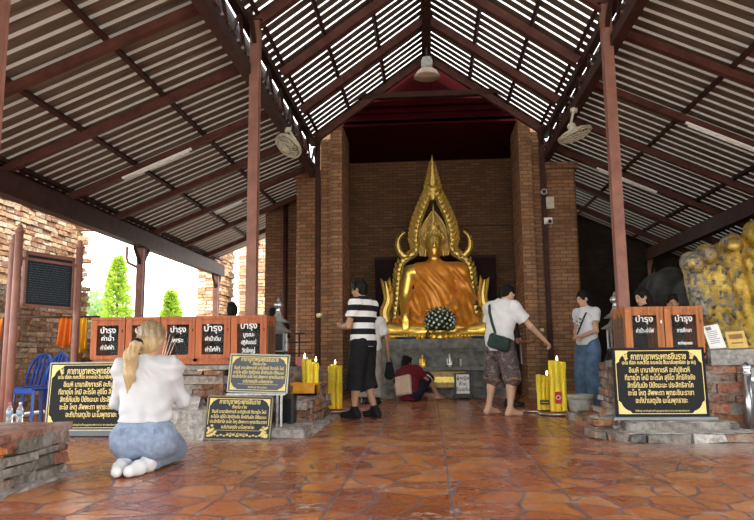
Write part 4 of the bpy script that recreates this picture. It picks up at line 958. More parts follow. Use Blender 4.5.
t = NT('bleached blond hair'); co = t.co((1, 1, 1)); sz = t.add('ShaderNodeSeparateXYZ'); t.link(co, sz.inputs[0]); st = t.noise(t.co((70, 70, 6)), 3, 4)
root = t.ramp(t.math('ADD', sz.outputs[2], t.math('MULTIPLY', st, .06)), [(.93, (.42, .28, .12)), (1.03, (.09, .05, .025))])
t.base(t.mix(t.ramp(st, [(.3, (0, 0, 0)), (.7, (.65, .65, .65))]), root, (.62, .47, .27))); t.set(.38); t.bump(st, .6, .008); BLOND = t.m
hp_, hsub, L = hair_prims(J, 'long', 1.12)
hk = sdf_mesh('hair', hp_+[rc(L(0, -.11, -.03), L(.0, -.16, -.06), .045, .04, k=.03)], BLOND, .007, .02, parent=kw, sub=hsub, disp=lambda P: .003*np.sin(P[:, 0]*160+P[:, 2]*30))
sdf_mesh('ponytail', [rc(L(0, -.15, -.05), L(-.005, -.185, -.13), .036, .05, k=.02), rc(L(-.005, -.185, -.13), L(-.02, -.15, -.25), .05, .04, k=.02, flat=((0, 1, 0), .7)), rc(L(-.02, -.15, -.25), L(-.04, -.115, -.36), .04, .012, k=.02)], BLOND, .007, .02, parent=kw, disp=lambda P: .004*np.sin(P[:, 0]*190+P[:, 2]*25))
mb = MB(); c0 = Vector(L(0, -.145, -.045)); mb.lathe([(.03, -.018), (.045, -.008), (.047, .008), (.03, .02)], (0, 0, 0), 14, M=Matrix.Translation(c0) @ Vector((0, -.8, -.6)).to_track_quat('Z', 'Y').to_matrix().to_4x4()); mb.build('hair_tie', BLKC, kw)
shirt(kw, J, cloth('white blouse cotton', (.54, .54, .55), .85, .03), long_=True, g=.028, hem=V3(0, -.03, .345), up=V3(0, 0, 1), res=.008, name='blouse', disp=lambda P: .010*np.sin(P[:, 0]*22+5*np.sin(P[:, 2]*9)+P[:, 1]*8)*np.sin(P[:, 2]*26+3*np.sin(P[:, 0]*13))+.004*np.sin(P[:, 0]*60+P[:, 2]*30))
p = [el((0, -.04, .25), (.2, .165, .14), k=.06), rc((0, -.03, .26), (0, -.03, .37), .15, .145, flat=((0, 1, 0), .8), k=.05)]
for x in (-1, 1): p += [rc((x*.1, -.02, .21), (x*.12+.01, .40, .10), .135, .085, k=.05), rc((x*.12+.01, .40, .085), (x*.09-.03, -.02, .075), .08, .07, k=.03), el((x*.095, -.1, .22), (.115, .12, .125), k=.05)]
jn = sdf_mesh('jeans', p, JEAN, .008, .03, parent=kw, planes=[((0, 0, .352), (0, 0, 1)), ((0, 0, .012), (0, 0, -1))], disp=wrinkle(.004, 40))
for x in (-1, 1):
    sdf_mesh('sock', [rc((x*.075-.03, -.08, .055), (x*.06-.05, -.2, .05), .05, .047, k=.03), rc((x*.06-.05, -.2, .05), (x*.04-.065, -.295, .042), .047, .038, k=.03), rc((x*.08-.03, -.08, .06), (x*.08-.03, -.11, .085), .048, .045, k=.03)], WHT, .008, .03, parent=kw, planes=[((0, 0, .004), (0, 0, -1))])
    mb = MB(); mb.bar((x*.09, -.192, .315), (x*.085, -.195, .27), .1, .004); pk = mb.build('back_pocket', JEAN, jn)
inc = thing('incense_sticks', 'bundle of thin pale incense sticks held up by the kneeling person', 'incense', KW, KRZ)
for i in range(4):
    mb = MB(); mb.cyl((.005*i-.008, .335, .63), (.045+.022*i, .37+.01*i, .99-.02*i), .0035, .003, 6); mb.build('stick', plain('pale incense', (.62, .58, .5), .7), inc)
# man in stripes
J = stand(1.77, 1.03)
J['hipL'][1] = J['hipR'][1] = 0
J['elL'] = V3(-.255, .06, 1.16); J['wrL'] = V3(-.085, .27, 1.17); J['hdL'] = V3(.25, .9, .15); J['hnL'] = V3(.8, 0, .3)
J['elR'] = V3(.255, .06, 1.16); J['wrR'] = V3(.06, .28, 1.16); J['hdR'] = V3(-.3, .9, .1); J['hnR'] = V3(-.8, 0, .3)
J['hed'] = V3(0, .055, 1.645); J['M'] = headM(10, -8); J['anL'] = V3(-.12, .06, .085); J['toeL'] = V3(-.13, .235, .03); J['knL'][1] = .06; J['anR'] = V3(.12, -.1, .085); J['toeR'] = V3(.13, .07, .03)
SM = (-.86, 8.8, 0); SRZ = R(62)
sm = person('person', 'standing person in black and white striped shirt, black shorts and dark ankle socks', J, SM, SRZ, SKB)
face_parts(sm, J); hp_, hsub, L = hair_prims(J, 'short'); sdf_mesh('hair', hp_, HBLK, .008, .02, parent=sm, sub=hsub, disp=lambda P: .004*np.sin(P[:, 0]*120)*np.sin(P[:, 1]*110+P[:, 2]*60))
t = NT('black and white stripes'); co = t.co(); sz = t.add('ShaderNodeSeparateXYZ'); t.link(co, sz.inputs[0])
fr_ = t.math('FRACT', t.math('MULTIPLY', t.math('ADD', sz.outputs[2], -.005), 1/.15)); t.base(t.mix(t.math('LESS_THAN', fr_, .5), (.80, .80, .79), (.014, .014, .018))); t.set(.85, 0, .2); STRIPE = t.m
shirt(sm, J, STRIPE, .62, .03, V3(0, 0, .90), V3(0, 0, 1))
legs_cloth(sm, J, BLKC, 1.36, (.125, .118, .125), .028)
shoe(sm, J, BLKC, 'sock', .12)
fw = thing('rose', 'pale yellow rose on a long stem held by the person in stripes', 'flower', SM, SRZ)
mb = MB(); mb.tube([(.0, .33, 1.15), (-.03, .5, 1.23), (-.07, .64, 1.31)], .006, 6); mb.build('stem', plain('green stem', (.10, .16, .05), .6), fw)
mb = MB()
for i in range(9): a = i*2.4; mb.sphere((-.078+.02*math.cos(a), .655+.02*math.sin(a), 1.325+.006*(i % 3)), (.024, .018, .026), 8, 6, Matrix.Rotation(a, 3, 'Z'))
mb.sphere((-.075, .655, 1.328), .026, 8, 6); mb.build('blossom', plain('pale yellow petals', (.75, .70, .36), .6), fw)
mb = MB()
for a in (0, 2.4): mb.add([(-.05, .57, 1.27), (-.05+.03*math.cos(a), .57+.02, 1.29+.02*math.sin(a)), (-.06+.06*math.cos(a), .58, 1.28+.05*math.sin(a)), (-.05+.02, .56, 1.26)], [(0, 1, 2, 3)])
mb.build('leaf', plain('green stem', (.10, .16, .05), .6), fw)
# person hidden behind him
J = stand(1.64)
J['elL'] = V3(-.28, -.02, 1.05); J['wrL'] = V3(-.285, .06, .80); J['elR'] = V3(.28, -.02, 1.05); J['wrR'] = V3(.30, .05, .80); J['hdL'] = J['hdR'] = V3(0, .1, -1)
BP = (-.98, 11.2, 0)
bp = person('person', 'person in white shirt and grey trousers mostly hidden behind the striped shirt', J, BP, R(0), SKB, .011)
face_parts(bp, J); hp_, hsub, L = hair_prims(J, 'short'); sdf_mesh('hair', hp_, HBLK, .011, .02, parent=bp, sub=hsub)
shirt(bp, J, WHT, .75, .035, V3(0, 0, .86), V3(0, 0, 1), .011); legs_cloth(bp, J, GREYC, 1.93, (.12, .1, .095), .025, name='trousers', res=.011); shoe(bp, J, DARKM, 'shoe', .09)
bg = thing('handbag', 'small black bag dangling from the hand of the mostly hidden person', 'bag', (BP[0]+.31, BP[1]+.05, .42))
sdf_mesh('body', [rc((0, 0, .05), (0, 0, .2), .085, .06, flat=((0, 1, 0), .5))], BLKC, .01, .01, parent=bg); mb = MB(); mb.tube([(-.05, 0, .22), (-.02, 0, .32), (.02, 0, .32), (.05, 0, .22)], .008, 6); mb.build('strap', BLKC, bg)
# seated person in maroon
J = stand(1.66)
J['pel'] = V3(0, 0, .13); J['bel'] = V3(-.02, .02, .25); J['che'] = V3(-.06, .05, .40); J['nek'] = V3(-.13, .09, .54); J['hed'] = V3(-.175, .14, .635); J['M'] = headM(-5, -12, -6)
J['shL'] = V3(-.25, .05, .46); J['shR'] = V3(.08, .10, .53); J['elL'] = V3(-.33, .02, .24); J['wrL'] = V3(-.33, .06, .05); J['hdL'] = V3(-.2, 1, -.1); J['hnL'] = V3(0, .1, -1)
J['elR'] = V3(.2, .22, .36); J['wrR'] = V3(.17, .38, .40); J['hdR'] = V3(-.3, 1, -.2); J['hnR'] = V3(0, 0, -1)
J['hipL'] = V3(-.09, .03, .11); J['knL'] = V3(-.22, .42, .10); J['anL'] = V3(.12, .46, .07); J['toeL'] = V3(.27, .50, .035)
J['hipR'] = V3(.1, .03, .12); J['knR'] = V3(.16, .33, .42); J['anR'] = V3(.20, .50, .085); J['toeR'] = V3(.24, .66, .03)
TP = (-.36, 11.85, 0); TRZ = R(-38)
tp = person('person', 'person in maroon shirt with beige back panel sitting on the floor before the altar', J, TP, TRZ, SKB, .011)
face_parts(tp, J); hp_, hsub, L = hair_prims(J, 'short'); sdf_mesh('hair', hp_, HBLK, .011, .02, parent=tp, sub=hsub)
MAR = cloth('maroon cloth', (.13, .012, .02)); BEI = cloth('beige cloth', (.62, .49, .36))
ms = shirt(tp, J, MAR, .75, .035, J['pel']+V3(0, 0, -.11), V3(0, 0, 1), .011)
bw_ = [bx(J['bel']+V3(-.02, -.125, .02), (.15, .055, .17), .03, np.stack([unit(J['shR']-J['shL']), unit(np.cross(unit(J['che']-J['pel']), unit(J['shR']-J['shL']))), unit(J['che']-J['pel'])], 1))]
sdf_mesh('back_panel', bw_, BEI, .011, .01, parent=ms)['label'] = 'beige back panel'
NAVY = cloth('navy cloth', (.012, .014, .03)); p = [el(J['pel'], (.18, .15, .13), k=.05), rc(J['hipL'], J['hipL']+(J['knL']-J['hipL'])*.8, .12, .1, cut=(0, 1), k=.04), rc(J['hipR'], J['hipR']+(J['knR']-J['hipR'])*1.06, .12, .09, cut=(0, 1), k=.04)]
sh_ = sdf_mesh('shorts', p, NAVY, .011, .03, parent=tp, planes=[((0, 0, .006), (0, 0, -1))]); q = J['hipR']+(J['knR']-J['hipR'])*.9
mb = MB(); dd_ = Vector(J['knR']-J['hipR']).normalized(); mb.lathe([(.1, -.01), (.103, -.01), (.103, .01), (.1, .01)], (0, 0, 0), 18, M=Matrix.Translation(Vector(q)) @ dd_.to_track_quat('Z', 'Y').to_matrix().to_4x4()); mb.build('stripe_band', WHT, sh_)
# man in white with the sling bag
J = stand(1.74, 1.06)
J['pel'] = V3(-.01, -.02, .96); J['bel'] = V3(0, 0, 1.09); J['che'] = V3(.01, .03, 1.27); J['nek'] = V3(.015, .07, 1.465); J['hed'] = V3(.03, .15, 1.585); J['M'] = headM(-10, -26)
J['shL'] = V3(-.185, .03, 1.40); J['shR'] = V3(.2, .06, 1.39); J['elR'] = V3(.335, .22, 1.14); J['wrR'] = V3(.385, .43, .96); J['hdR'] = V3(.12, .6, -.55); J['hnR'] = V3(-.3, -.2, -1)
J['elL'] = V3(-.27, .08, 1.14); J['wrL'] = V3(-.2, .3, 1.12); J['hdL'] = V3(.3, .9, .1); J['hnL'] = V3(.7, 0, .3)
J['hipL'] = V3(-.1, -.02, .91); J['hipR'] = V3(.09, -.02, .91); J['knL'] = V3(-.17, .02, .48); J['anL'] = V3(-.215, -.04, .085); J['toeL'] = V3(-.20, .14, .025); J['knR'] = V3(.15, .03, .48); J['anR'] = V3(.17, -.05, .085); J['toeR'] = V3(.23, .12, .025); J['curl'] = .8
WM = (.93, 9.1, 0); WRZ = R(-48)
wm = person('person', 'barefoot person in white shirt and patterned shorts leaning towards the yellow candles', J, WM, WRZ, SKA, .0088)
face_parts(wm, J); hp_, hsub, L = hair_prims(J, 'buzz'); sdf_mesh('hair', hp_, HBLK, .008, .02, parent=wm, sub=hsub)
shirt(wm, J, WHT, .66, .038, V3(0, 0, .83), V3(0, 0, 1), loose=.03, disp=wrinkle(.008, 28))
t = NT('grey patterned cloth'); co = t.co(); v = t.add('ShaderNodeTexVoronoi'); v.inputs['Scale'].default_value = 22; nn = t.add('ShaderNodeTexNoise'); nn.inputs['Scale'].default_value = 9; nn.inputs['Distortion'].default_value = 3; t.link(co, nn.inputs['Vector']); t.link(nn.outputs['Color'], v.inputs['Vector'])
t.base(t.ramp(t.noise(co, 17, 2), [(.38, (.035, .022, .022)), (.46, (.15, .11, .105)), (.54, (.05, .03, .03)), (.62, (.2, .16, .15))])); t.set(.8); PATT = t.m
sh_ = legs_cloth(wm, J, PATT, 1.08, (.125, .12, .115), .028)
for sd in 'LR':
    q = J['kn'+sd]+(J['an'+sd]-J['kn'+sd])*.05; dd_ = Vector(J['an'+sd]-J['kn'+sd]).normalized()
    mb = MB(); mb.lathe([(.118, -.012), (.123, -.012), (.123, .012), (.118, .012)], (0, 0, 0), 20, M=Matrix.Translation(Vector(q)) @ dd_.to_track_quat('Z', 'Y').to_matrix().to_4x4()); mb.build('hem_band', plain('orange trim', (.34, .16, .05), .7), sh_)
sb = thing('sling_bag', 'dark green sling bag worn across the back of the barefoot person', 'bag', WM, WRZ)
GRN = cloth('dark green nylon', (.022, .045, .04), .5, .2)
sdf_mesh('body', [bx((.17, -.21, .93), (.15, .06, .095), .05, np.array(Matrix.Rotation(R(22), 3, 'Y') @ Matrix.Rotation(R(28), 3, 'Z')))], GRN, .01, .01, parent=sb, disp=wrinkle(.004, 30))
mb = MB(); pts = [(-.13, .17, 1.42), (-.135, .06, 1.485), (-.11, -.07, 1.44), (-.06, -.125, 1.34), (.0, -.15, 1.2), (.06, -.165, 1.08), (.08, -.18, 1.0)]
for a, b in zip(pts, pts[1:]): mb.bar(a, b, .036, .012, (0, -1, .3))
mb.build('strap', GRN, sb); mb = MB(); mb.bar((.09, -.275, .965), (.3, -.19, .90), .012, .006, (0, -1, 0)); mb.build('zipper', SILV, sb)
# half hidden person behind
J = stand(1.52)
for sd, x in (('L', -1), ('R', 1)): J['el'+sd] = V3(x*.2, .06, .97); J['wr'+sd] = V3(x*.05, .28, .96); J['hd'+sd] = V3(0, 1, .15); J['hn'+sd] = V3(-x, 0, .2)
DP = (1.22, 10.6, 0); DRZ = R(-75)
dp = person('person', 'person in dark clothes half hidden behind the barefoot person, one forearm showing', J, DP, DRZ, SKC, .011)
face_parts(dp, J); hp_, hsub, L = hair_prims(J, 'long'); sdf_mesh('hair', hp_, HBLK, .011, .02, parent=dp, sub=hsub)
DRK = cloth('dark patterned cloth', (.03, .025, .028), .8, .5, 30); shirt(dp, J, DRK, .8, .03, V3(0, 0, .62), V3(0, 0, 1), .011); legs_cloth(dp, J, DRK, 1.25, (.13, .13, .14), .03, res=.011, name='trousers'); shoe(dp, J, DARKM, 'shoe', .09)
mb = MB(); mb.bar((.05, .155, 1.1), (.06, .16, .64), .03, .01, (0, 1, 0)); mb.build('white_trim', WHT, dp)
fl2 = thing('rose', 'pale rose bud and incense held out beside the slim right post', 'flower', DP, DRZ)
mb = MB(); mb.tube([(0, .34, .97), (.0, .44, 1.05), (.0, .53, 1.13)], .006, 6); mb.build('stem', plain('green stem', (.10, .16, .05), .6), fl2); mb = MB()
for i in range(6): a = i*1.05; mb.sphere((.014*math.cos(a), .54+.014*math.sin(a), 1.15), (.022, .018, .028), 8, 6, Matrix.Rotation(a, 3, 'Z'))
mb.build('blossom', plain('pale yellow petals', (.75, .70, .36), .6), fl2)
# woman in blue jeans
J = stand(1.66, .8)
J['elR'] = V3(.185, -.0, 1.09); J['wrR'] = V3(.03, .2, .985); J['hdR'] = V3(-.8, .5, .05); J['hnR'] = V3(0, .2, -1); J['elL'] = V3(-.19, .04, 1.09); J['wrL'] = V3(-.13, .26, 1.02); J['hdL'] = V3(.3, .9, 0); J['hnL'] = V3(0, 0, -1)
J['hed'] = V3(0, .04, 1.545); J['M'] = headM(-12, -14)
JP = (2.2, 9.75, 0); JRZ = R(128)
jw = person('person', 'standing person in white shirt and wide blue jeans behind the grey flower pot', J, JP, JRZ, SKA, .0095)
face_parts(jw, J, (.5, .1, .1)); hp_, hsub, L = hair_prims(J, 'long'); sdf_mesh('hair', hp_+[el(L(0, -.1, -.02), (.05, .05, .06)), rc(L(-.07, -.02, 0), L(-.066, -.04, -.12), .022, .02)], HBLK, .008, .02, parent=jw, sub=hsub)
ts = shirt(jw, J, cloth('pale grey white cotton', (.66, .68, .72)), .5, .012, V3(0, 0, .90), V3(0, 0, 1), loose=.004)
mb = MB()
for i in range(9): a = random.uniform(-.06, .06); b = random.uniform(1.12, 1.27); mb.sphere((a, .127+.006*math.cos(a*20), b), (.02, .006, .012), 6, 4)
mb.build('print', plain('grey print', (.2, .2, .22), .8), ts)
mb = MB(); pts = [(-.08, -.085, 1.36), (-.09, .03, 1.4), (-.08, .105, 1.33), (-.03, .135, 1.2), (.05, .14, 1.05)]
for a, b in zip(pts, pts[1:]): mb.bar(a, b, .02, .008, (0, 1, .2))
tag(mb.build('bag_strap', BLKC, None, JP, JRZ), 'thin dark strap across the white shirt of the person in blue jeans', 'strap')
legs_cloth(jw, J, JEAND, 1.97, (.115, .12, .14), .012, name='jeans', disp=wrinkle(.007, 24))
shoe(jw, J, BLKC, 'shoe', .09)
# people behind the cabinets
def behind(loc, rz, h, hair, label, sk, sh_m, M, hs=1.0):
    J = stand(h); J['M'] = M; o = person('person', label, J, loc, rz, sk, .012); face_parts(o, J); hp_, hsub, L = hair_prims(J, hair)
    ex = [] if hair == 'short' else [rc(L(x*.07, -.03, 0), L(x*.075, -.03, -.16), .03, .025) for x in (-1, 1)]+[rc(L(0, -.08, -.02), L(0, -.08, -.18), .06, .05)]
    sdf_mesh('hair', hp_+ex, HBLK, .01, .02, parent=o, sub=hsub); shirt(o, J, sh_m, .6, .025, None, V3(0, 0, 1), .012); legs_cloth(o, J, BLKC, 1.9, (.115, .1, .09), .02, name='trousers', res=.012); shoe(o, J, DARKM, 'shoe', .09); return o
behind((2.63, 8.5, 0), R(110), 1.56, 'long', 'dark haired person looking left behind the right donation cabinets', SKA, BLKC, headM(0, -15))
behind((3.1, 8.9, 0), R(165), 1.5, 'short', 'person whose eyes just show above the rightmost cabinet', SKB, NAVY, headM(0, 0))
behind((-2.57, 8.7, 0), R(20), 1.47, 'short', 'person whose black hair just shows above the cabinets left of the lantern', SKB, BLKC, headM(0, 0))
behind((-2.17, 9.3, 0), R(10), 1.45, 'long', 'person with black hair behind the finial of the left lantern', SKB, BLKC, headM(0, 0))
# ------------------------------------------------------------------ donation cabinets
WOODL = plain('reddish varnished wood', (.40, .115, .042), .5, 0, .22, 3, .1, .25, (12, 12, 1)); WOODR = plain('orange brown teak', (.42, .15, .045), .5, 0, .32, 3, .1, .25, (12, 12, 1))
t = NT('cabinet glass'); t.base((.9, .95, .93)); t.set(.02, 0, .5); t.b.inputs['Transmission Weight'].default_value = 1; t.b.inputs['IOR'].default_value = 1.1; GLASS = t.m
INNER = plain('dim cabinet lining', (.06, .045, .04), .7); NOTE = plain('banknote paper', (.55, .6, .5), .7, 0, .3, 12)
def fit_text(name, s_, width, hgt, mat, parent, loc, **k):
    o = text_mesh(name, s_, hgt, mat, parent, loc, **k); xs_ = [v.co.x for v in o.data.vertices]; wd = max(xs_)-min(xs_)
    f = width/wd
    for v in o.data.vertices: v.co.x *= f
    return o
def cabinet(x, y, z, label, wood, lines, h=.5, w_=.37, d=.38, carve=False, notes=3):
    o = thing('donation_cabinet', label, 'cabinet', (x, y, z), 0, 'donation cabinets'); a = w_/2
    ox('body', o, [wood], [(-a, -a+.02, 0, d, .03, h-.03), (a-.02, a, 0, d, .03, h-.03), (-a, a, d-.02, d, .03, h-.03), (-a, a, .0, d, .03, .06)])
    ox('lining', o, INNER, [(-a+.02, a-.02, d-.025, d-.02, .06, h-.03)])
    ox('cap', o, wood, [(-a-.002, a+.002, -.025, d+.01, h-.03, h), (-a-.001, a+.001, -.012, d+.005, h-.05, h-.03)])
    ox('base', o, wood, [(-a-.002, a+.002, -.02, d+.01, 0, .03)])
    fr = .066
    dr = ox('door', o, wood, [(-a, -a+fr, -.02, .0, .06, h-.05), (a-fr, a, -.02, .0, .06, h-.05), (-a+fr, a-fr, -.02, 0, .06, .1), (-a+fr, a-fr, -.02, 0, h-.085, h-.05)])
    ox('pane', dr, GLASS, [(-a+fr, a-fr, -.012, -.008, .1, h-.085)])
    mb = MB(); mb.b2(a-.03, a-.02, -.024, -.02, h*.68, h*.74); mb.build('latch', SILV if carve < 0 else STEELD, dr)
    if lines:
        for i, (s_, sz, zz) in enumerate(lines): fit_text('lettering', s_, min(.2, max(.12, sz*.74*len(s_)**.5)), sz*.84, WHITEP, dr, (0, -.0145, zz*h), ext=.001, bold=.001)
    for i in range(notes):
        mb = MB(); M = Matrix.Translation((random.uniform(-.08, .08), random.uniform(.08, .2), .07+.012*i)) @ Matrix.Rotation(random.uniform(0, 3), 4, 'Z') @ Matrix.Rotation(random.uniform(-.3, .3), 4, 'X'); mb.box((0, 0, 0), (.12, .07, .012), M); tag(mb.build('banknote', NOTE, o), '', '') if False else mb.build('banknotes', NOTE, o)
    if carve:
        sx = a if carve > 0 else -a-.004; mb = MB()
        for q in range(5):
            for r in range(2): mb.lathe([(.026, 0), (.018, .006), (.006, .008)], (0, 0, 0), 8, M=Matrix.Translation((a if carve > 0 else -a, .12+.12*r, h*.42+q*.055)) @ Matrix.Rotation(carve*PI/2, 4, 'Y'))
        mb.b2(min(sx, sx+.004), max(sx, sx+.004), .06, d-.06, .1, h-.1); mb.build('carved_side', plain('dark carved wood', (.10, .045, .02), .5, 0, .3, 20), o)
    return o
xs = [-3.39, -3.01, -2.63, -2.255, -1.875]
LB = [('leftmost donation cabinet in the left row, beside the notice board', [('บำรุง', .1, .72), ('ค่าน้ำ', .075, .55), ('ค่าไฟฟ้า', .07, .36)]),
      ('donation cabinet hidden behind the blond hair of the kneeling person', [('บำรุง', .1, .72), ('วัด', .08, .5)]),
      ('donation cabinet just right of the blond head, with incense before it', [('บำรุง', .1, .72), ('พระ', .08, .5)]),
      ('second donation cabinet from the left lantern, with three white lines on glass', [('บำรุง', .115, .74), ('ค่าน้ำดื่ม', .07, .52), ('ค่าไฟฟ้า', .075, .3)]),
      ('donation cabinet at the right end of the left row, above the tilted grey sign', [('บำรุง', .105, .78), ('บูรณะ', .07, .6), ('ปฏิสังขรณ์', .068, .44), ('วัดใหญ่', .07, .27)])]
for x, (lab, ln) in zip(xs, LB): cabinet(x, 6.97, .715, lab, WOODL, ln, .5, .368 if x < -2 else .375, .4, carve=1 if x > -2 else 0)
cabinet(2.13, 6.95, .72, 'teak donation cabinet on the right parapet, the left one with carved side', WOODR, [('บำรุง', .1, .76), ('ค่าน้ำ-ค่าไฟ', .066, .54)], .52, .37, .46, carve=-1)
cabinet(2.51, 6.95, .72, 'teak donation cabinet on the right parapet, the right one beside the cards', WOODR, [('บำรุง', .1, .76), ('การศึกษา', .066, .54), ('พระภิกษุสามเณร', .05, .3)], .52, .37, .46)

# ------------------------------------------------------------------ mantra signs
MANTRA = [('นะโม ตัสสะ ภะคะวะโต อะระหะโต สัมมาสัมพุทธัสสะ (๓ จบ)', .78, .72), ('อิเมหิ นานาสักกาเรหิ อะภิปูชิเตหิ', .67, .94), ('ทีฆายุโก โหมิ อะโรโค สุขิโต สิทธิกิจจัง', .56, .94), ('สิทธิกัมมัง ปิยังมะมะ ประสิทธิลาโภ', .45, .94), ('ชะโย โหตุ สัพพะทา พุทธะชินะราชา', .34, .94), ('อะภิปาเลตุมัง นะโมพุทธายะ', .23, .94)]
def corner(mb, cx, cz, sx, sz, r, y0, y1):
    pts = [(cx, cz), (cx+sx*r, cz)]
    for i in range(1, 7): a = PI/2*i/7; pts.append((cx+sx*(r-r*.8*math.sin(a)), cz+sz*(r-r*.8*math.cos(a))))
    pts.append((cx, cz+sz*r)); 
    if sx*sz < 0: pts = pts[::-1]
    mb.prism(pts, y0, y1)
def mantra_sign(label, loc, rz, tilt, W, H, kind, panel, lean_name='sign_board', bg=BLACK, lift=0):
    o = thing(lean_name, label, 'sign', loc, rz); o.rotation_euler = (-tilt, 0, rz)
    ox('panel', o, panel, [(-W/2, W/2, 0, .03, 0, H)])
    mb = MB(); b = .012
    for x0, x1, z0, z1 in ((-W/2, W/2, 0, b), (-W/2, W/2, H-b, H), (-W/2, -W/2+b, 0, H), (W/2-b, W/2, 0, H)): mb.b2(x0, x1, -.006, .0, z0, z1)
    mb.build('frame', bg, o)
    mb = MB(); e = .026; r = .13*H/.66; l = .006
    for sx in (-1, 1):
        if kind != 'floral':
            for sz in (-1, 1): corner(mb, sx*(W/2-e), e if sz > 0 else H-e, -sx, sz, r, -.005, 0)
        else:
            corner(mb, sx*(W/2-e), H-e, -sx, -1, r*.9, -.005, 0)
            for q in range(14): mb.sphere((sx*(W/2-e-.012-.016*(q % 5)*random.uniform(.6, 1.2)), -.002, e+.012+.018*(q//2)*random.uniform(.5, 1)), (.016, .004, .012), 6, 4)
            for q in range(9): mb.sphere((sx*(W/2-e-.05-.03*q), -.002, e+.014+.008*(q % 2)), (.014, .004, .008), 6, 4)
    z0, z1 = (e, H-e)
    for sx in (-1, 1): mb.b2(sx*(W/2-e)-l/2, sx*(W/2-e)+l/2, -.004, 0, z0+r*(1 if kind != 'floral' else 1.4), z1-r*.8)
    mb.b2(-W/2+e+r*.8, W/2-e-r*.8, -.004, 0, z1-l, z1)
    if kind != 'floral': mb.b2(-W/2+e+r*.8, W/2-e-r*.8, -.004, 0, z0, z0+l)
    mb.build('gold_border', GLET, o)
    if kind == 'big':
        fit_text('lettering', 'คาถาบูชาพระพุทธชินราช', W*.6, .085*H/.66, GLET, o, (0, -.002, H*.865), bold=.0012)
        for s_, f, wd in MANTRA: fit_text('lettering', s_, W*(.8 if f > .75 else {.67: .66, .56: .76, .45: .71, .34: .71, .23: .56}[f]), (.05 if f > .75 else .07)*H/.66, GLET, o, (0, -.002, H*f), bold=.0008)
        fit_text('lettering', 'วัดใหญ่ ขอเชิญร่วมทำบุญบูรณะพระอาราม พระพุทธชินราช', W*.58, .024*H/.66, GLET, o, (0, -.002, H*.085))
        for sx in (-1, 1):
            mb = MB(); x = sx*W*.37; z = H*.845
            for q in range(3): mb.sphere((x+sx*.012*(q-1), -.002, z+.022*q), (.02-.004*q, .004, .014), 7, 4)
            mb.sphere((x-sx*.02, -.002, z+.03), (.008, .004, .018), 6, 4); mb.build('gilt_emblem', GLET, o)
    else:
        fit_text('lettering', 'คาถาบูชาพระพุทธชินราช', W*.62, .062, GLET, o, (0, -.002, H*.86), bold=.0008)
        for s_, f, wd in (('ตั้งนะโม ๓ จบ', .745, .22), ('อิเมหิ นานาสักกาเรหิ อะภิปูชิเตหิ ทีฆายุโก โหมิ', .635, .82), ('อะโรโค สุขิโต สิทธิกิจจัง สิทธิกัมมัง ปิยังมะมะ', .52, .84), ('ประสิทธิลาโภ ชะโย โหตุ สัพพะทา พุทธะชินะราชา', .41, .86), ('อะภิปาเลตุมัง นะโมพุทธายะ', .29, .5)):
            fit_text('lettering', s_, W*wd, .044, GLET, o, (0, -.002, H*f), bold=.0006)
        mb = MB(); mb.b2(-W*.33, W*.33, -.003, 0, H*.215, H*.215+.003); mb.build('rule', GLET, o); fit_text('lettering', 'วัดใหญ่ พิษณุโลก', W*.32, .026, GLET, o, (0, -.002, H*.14))
    return o
GREYS = plain('faded grey blue board', (.06, .075, .095), .3, 0, .2, 3); GREYD = plain('dark slate board', (.014, .02, .028), .4, 0, .2, 3, spec=.3); PALEB = plain('pale frame', (.42, .42, .34), .5)
mantra_sign('large black sign with gold Thai lettering standing on the right steps', (2.165, 6.68, .19), R(0), R(2), .85, .645, 'big', BLACK)
o = mantra_sign('large black sign with gold Thai lettering partly hidden by the kneeling person', (-3.46, 6.8, .06), 0, R(4), .96, .69, 'big', BLACK, bg=PALEB)
st = MB(); st.b2(-.52, .52, -.03, .07, -.05, 0); st.build('base_ledge', GREYS, o)
mb = MB(); mb.b2(1.7, 2.64, 6.62, 6.78, .165, .19); tag(mb.build('sign_ledge', plain('grey ledge', (.2, .22, .24), .5)), 'grey ledge board under the black sign on the right steps', 'ledge')
mantra_sign('grey sign tilted on a metal stand, upper of the two small signs', (-1.725, 6.74, .43), R(2), R(12), .61, .39, 'plain', GREYS, bg=PALEB).rotation_euler.y = R(2)
sg = thing('sign_stand', 'thin grey metal stand under the tilted upper grey sign', 'stand', (-1.745, 6.78, 0))
mb = MB()
for x in (-.24, .22, .26): mb.bar((x, 0, .09), (x, 0, .41), .022, .022)
mb.bar((-.3, 0, .415), (.3, 0, .415), .03, .02); mb.bar((-.24, 0, .1), (-.24, .25, .1), .02, .02); mb.bar((.26, 0, .1), (.26, .25, .1), .02, .02); mb.build('frame', SILV, sg)
mantra_sign('dark slate sign with floral gold corners leaning low on the left steps', (-1.855, 6.50, 0.0), R(1), R(12), .645, .42, 'floral', GREYD, bg=plain('bronze edge', (.2, .17, .09), .5)).rotation_euler.y = R(1.5)
ox_ = thing('black_box', 'small black box under the tilted grey sign on the left steps', 'box', (-1.5, 7.0, .088))
ox('body', ox_, DARKM, [(-.09, .09, 0, .18, 0, .3)]); ox('front_sheet', ox_, BLACK, [(-.07, .07, -.006, 0, .03, .27)])  # plain black box with a blacker sheet on its front

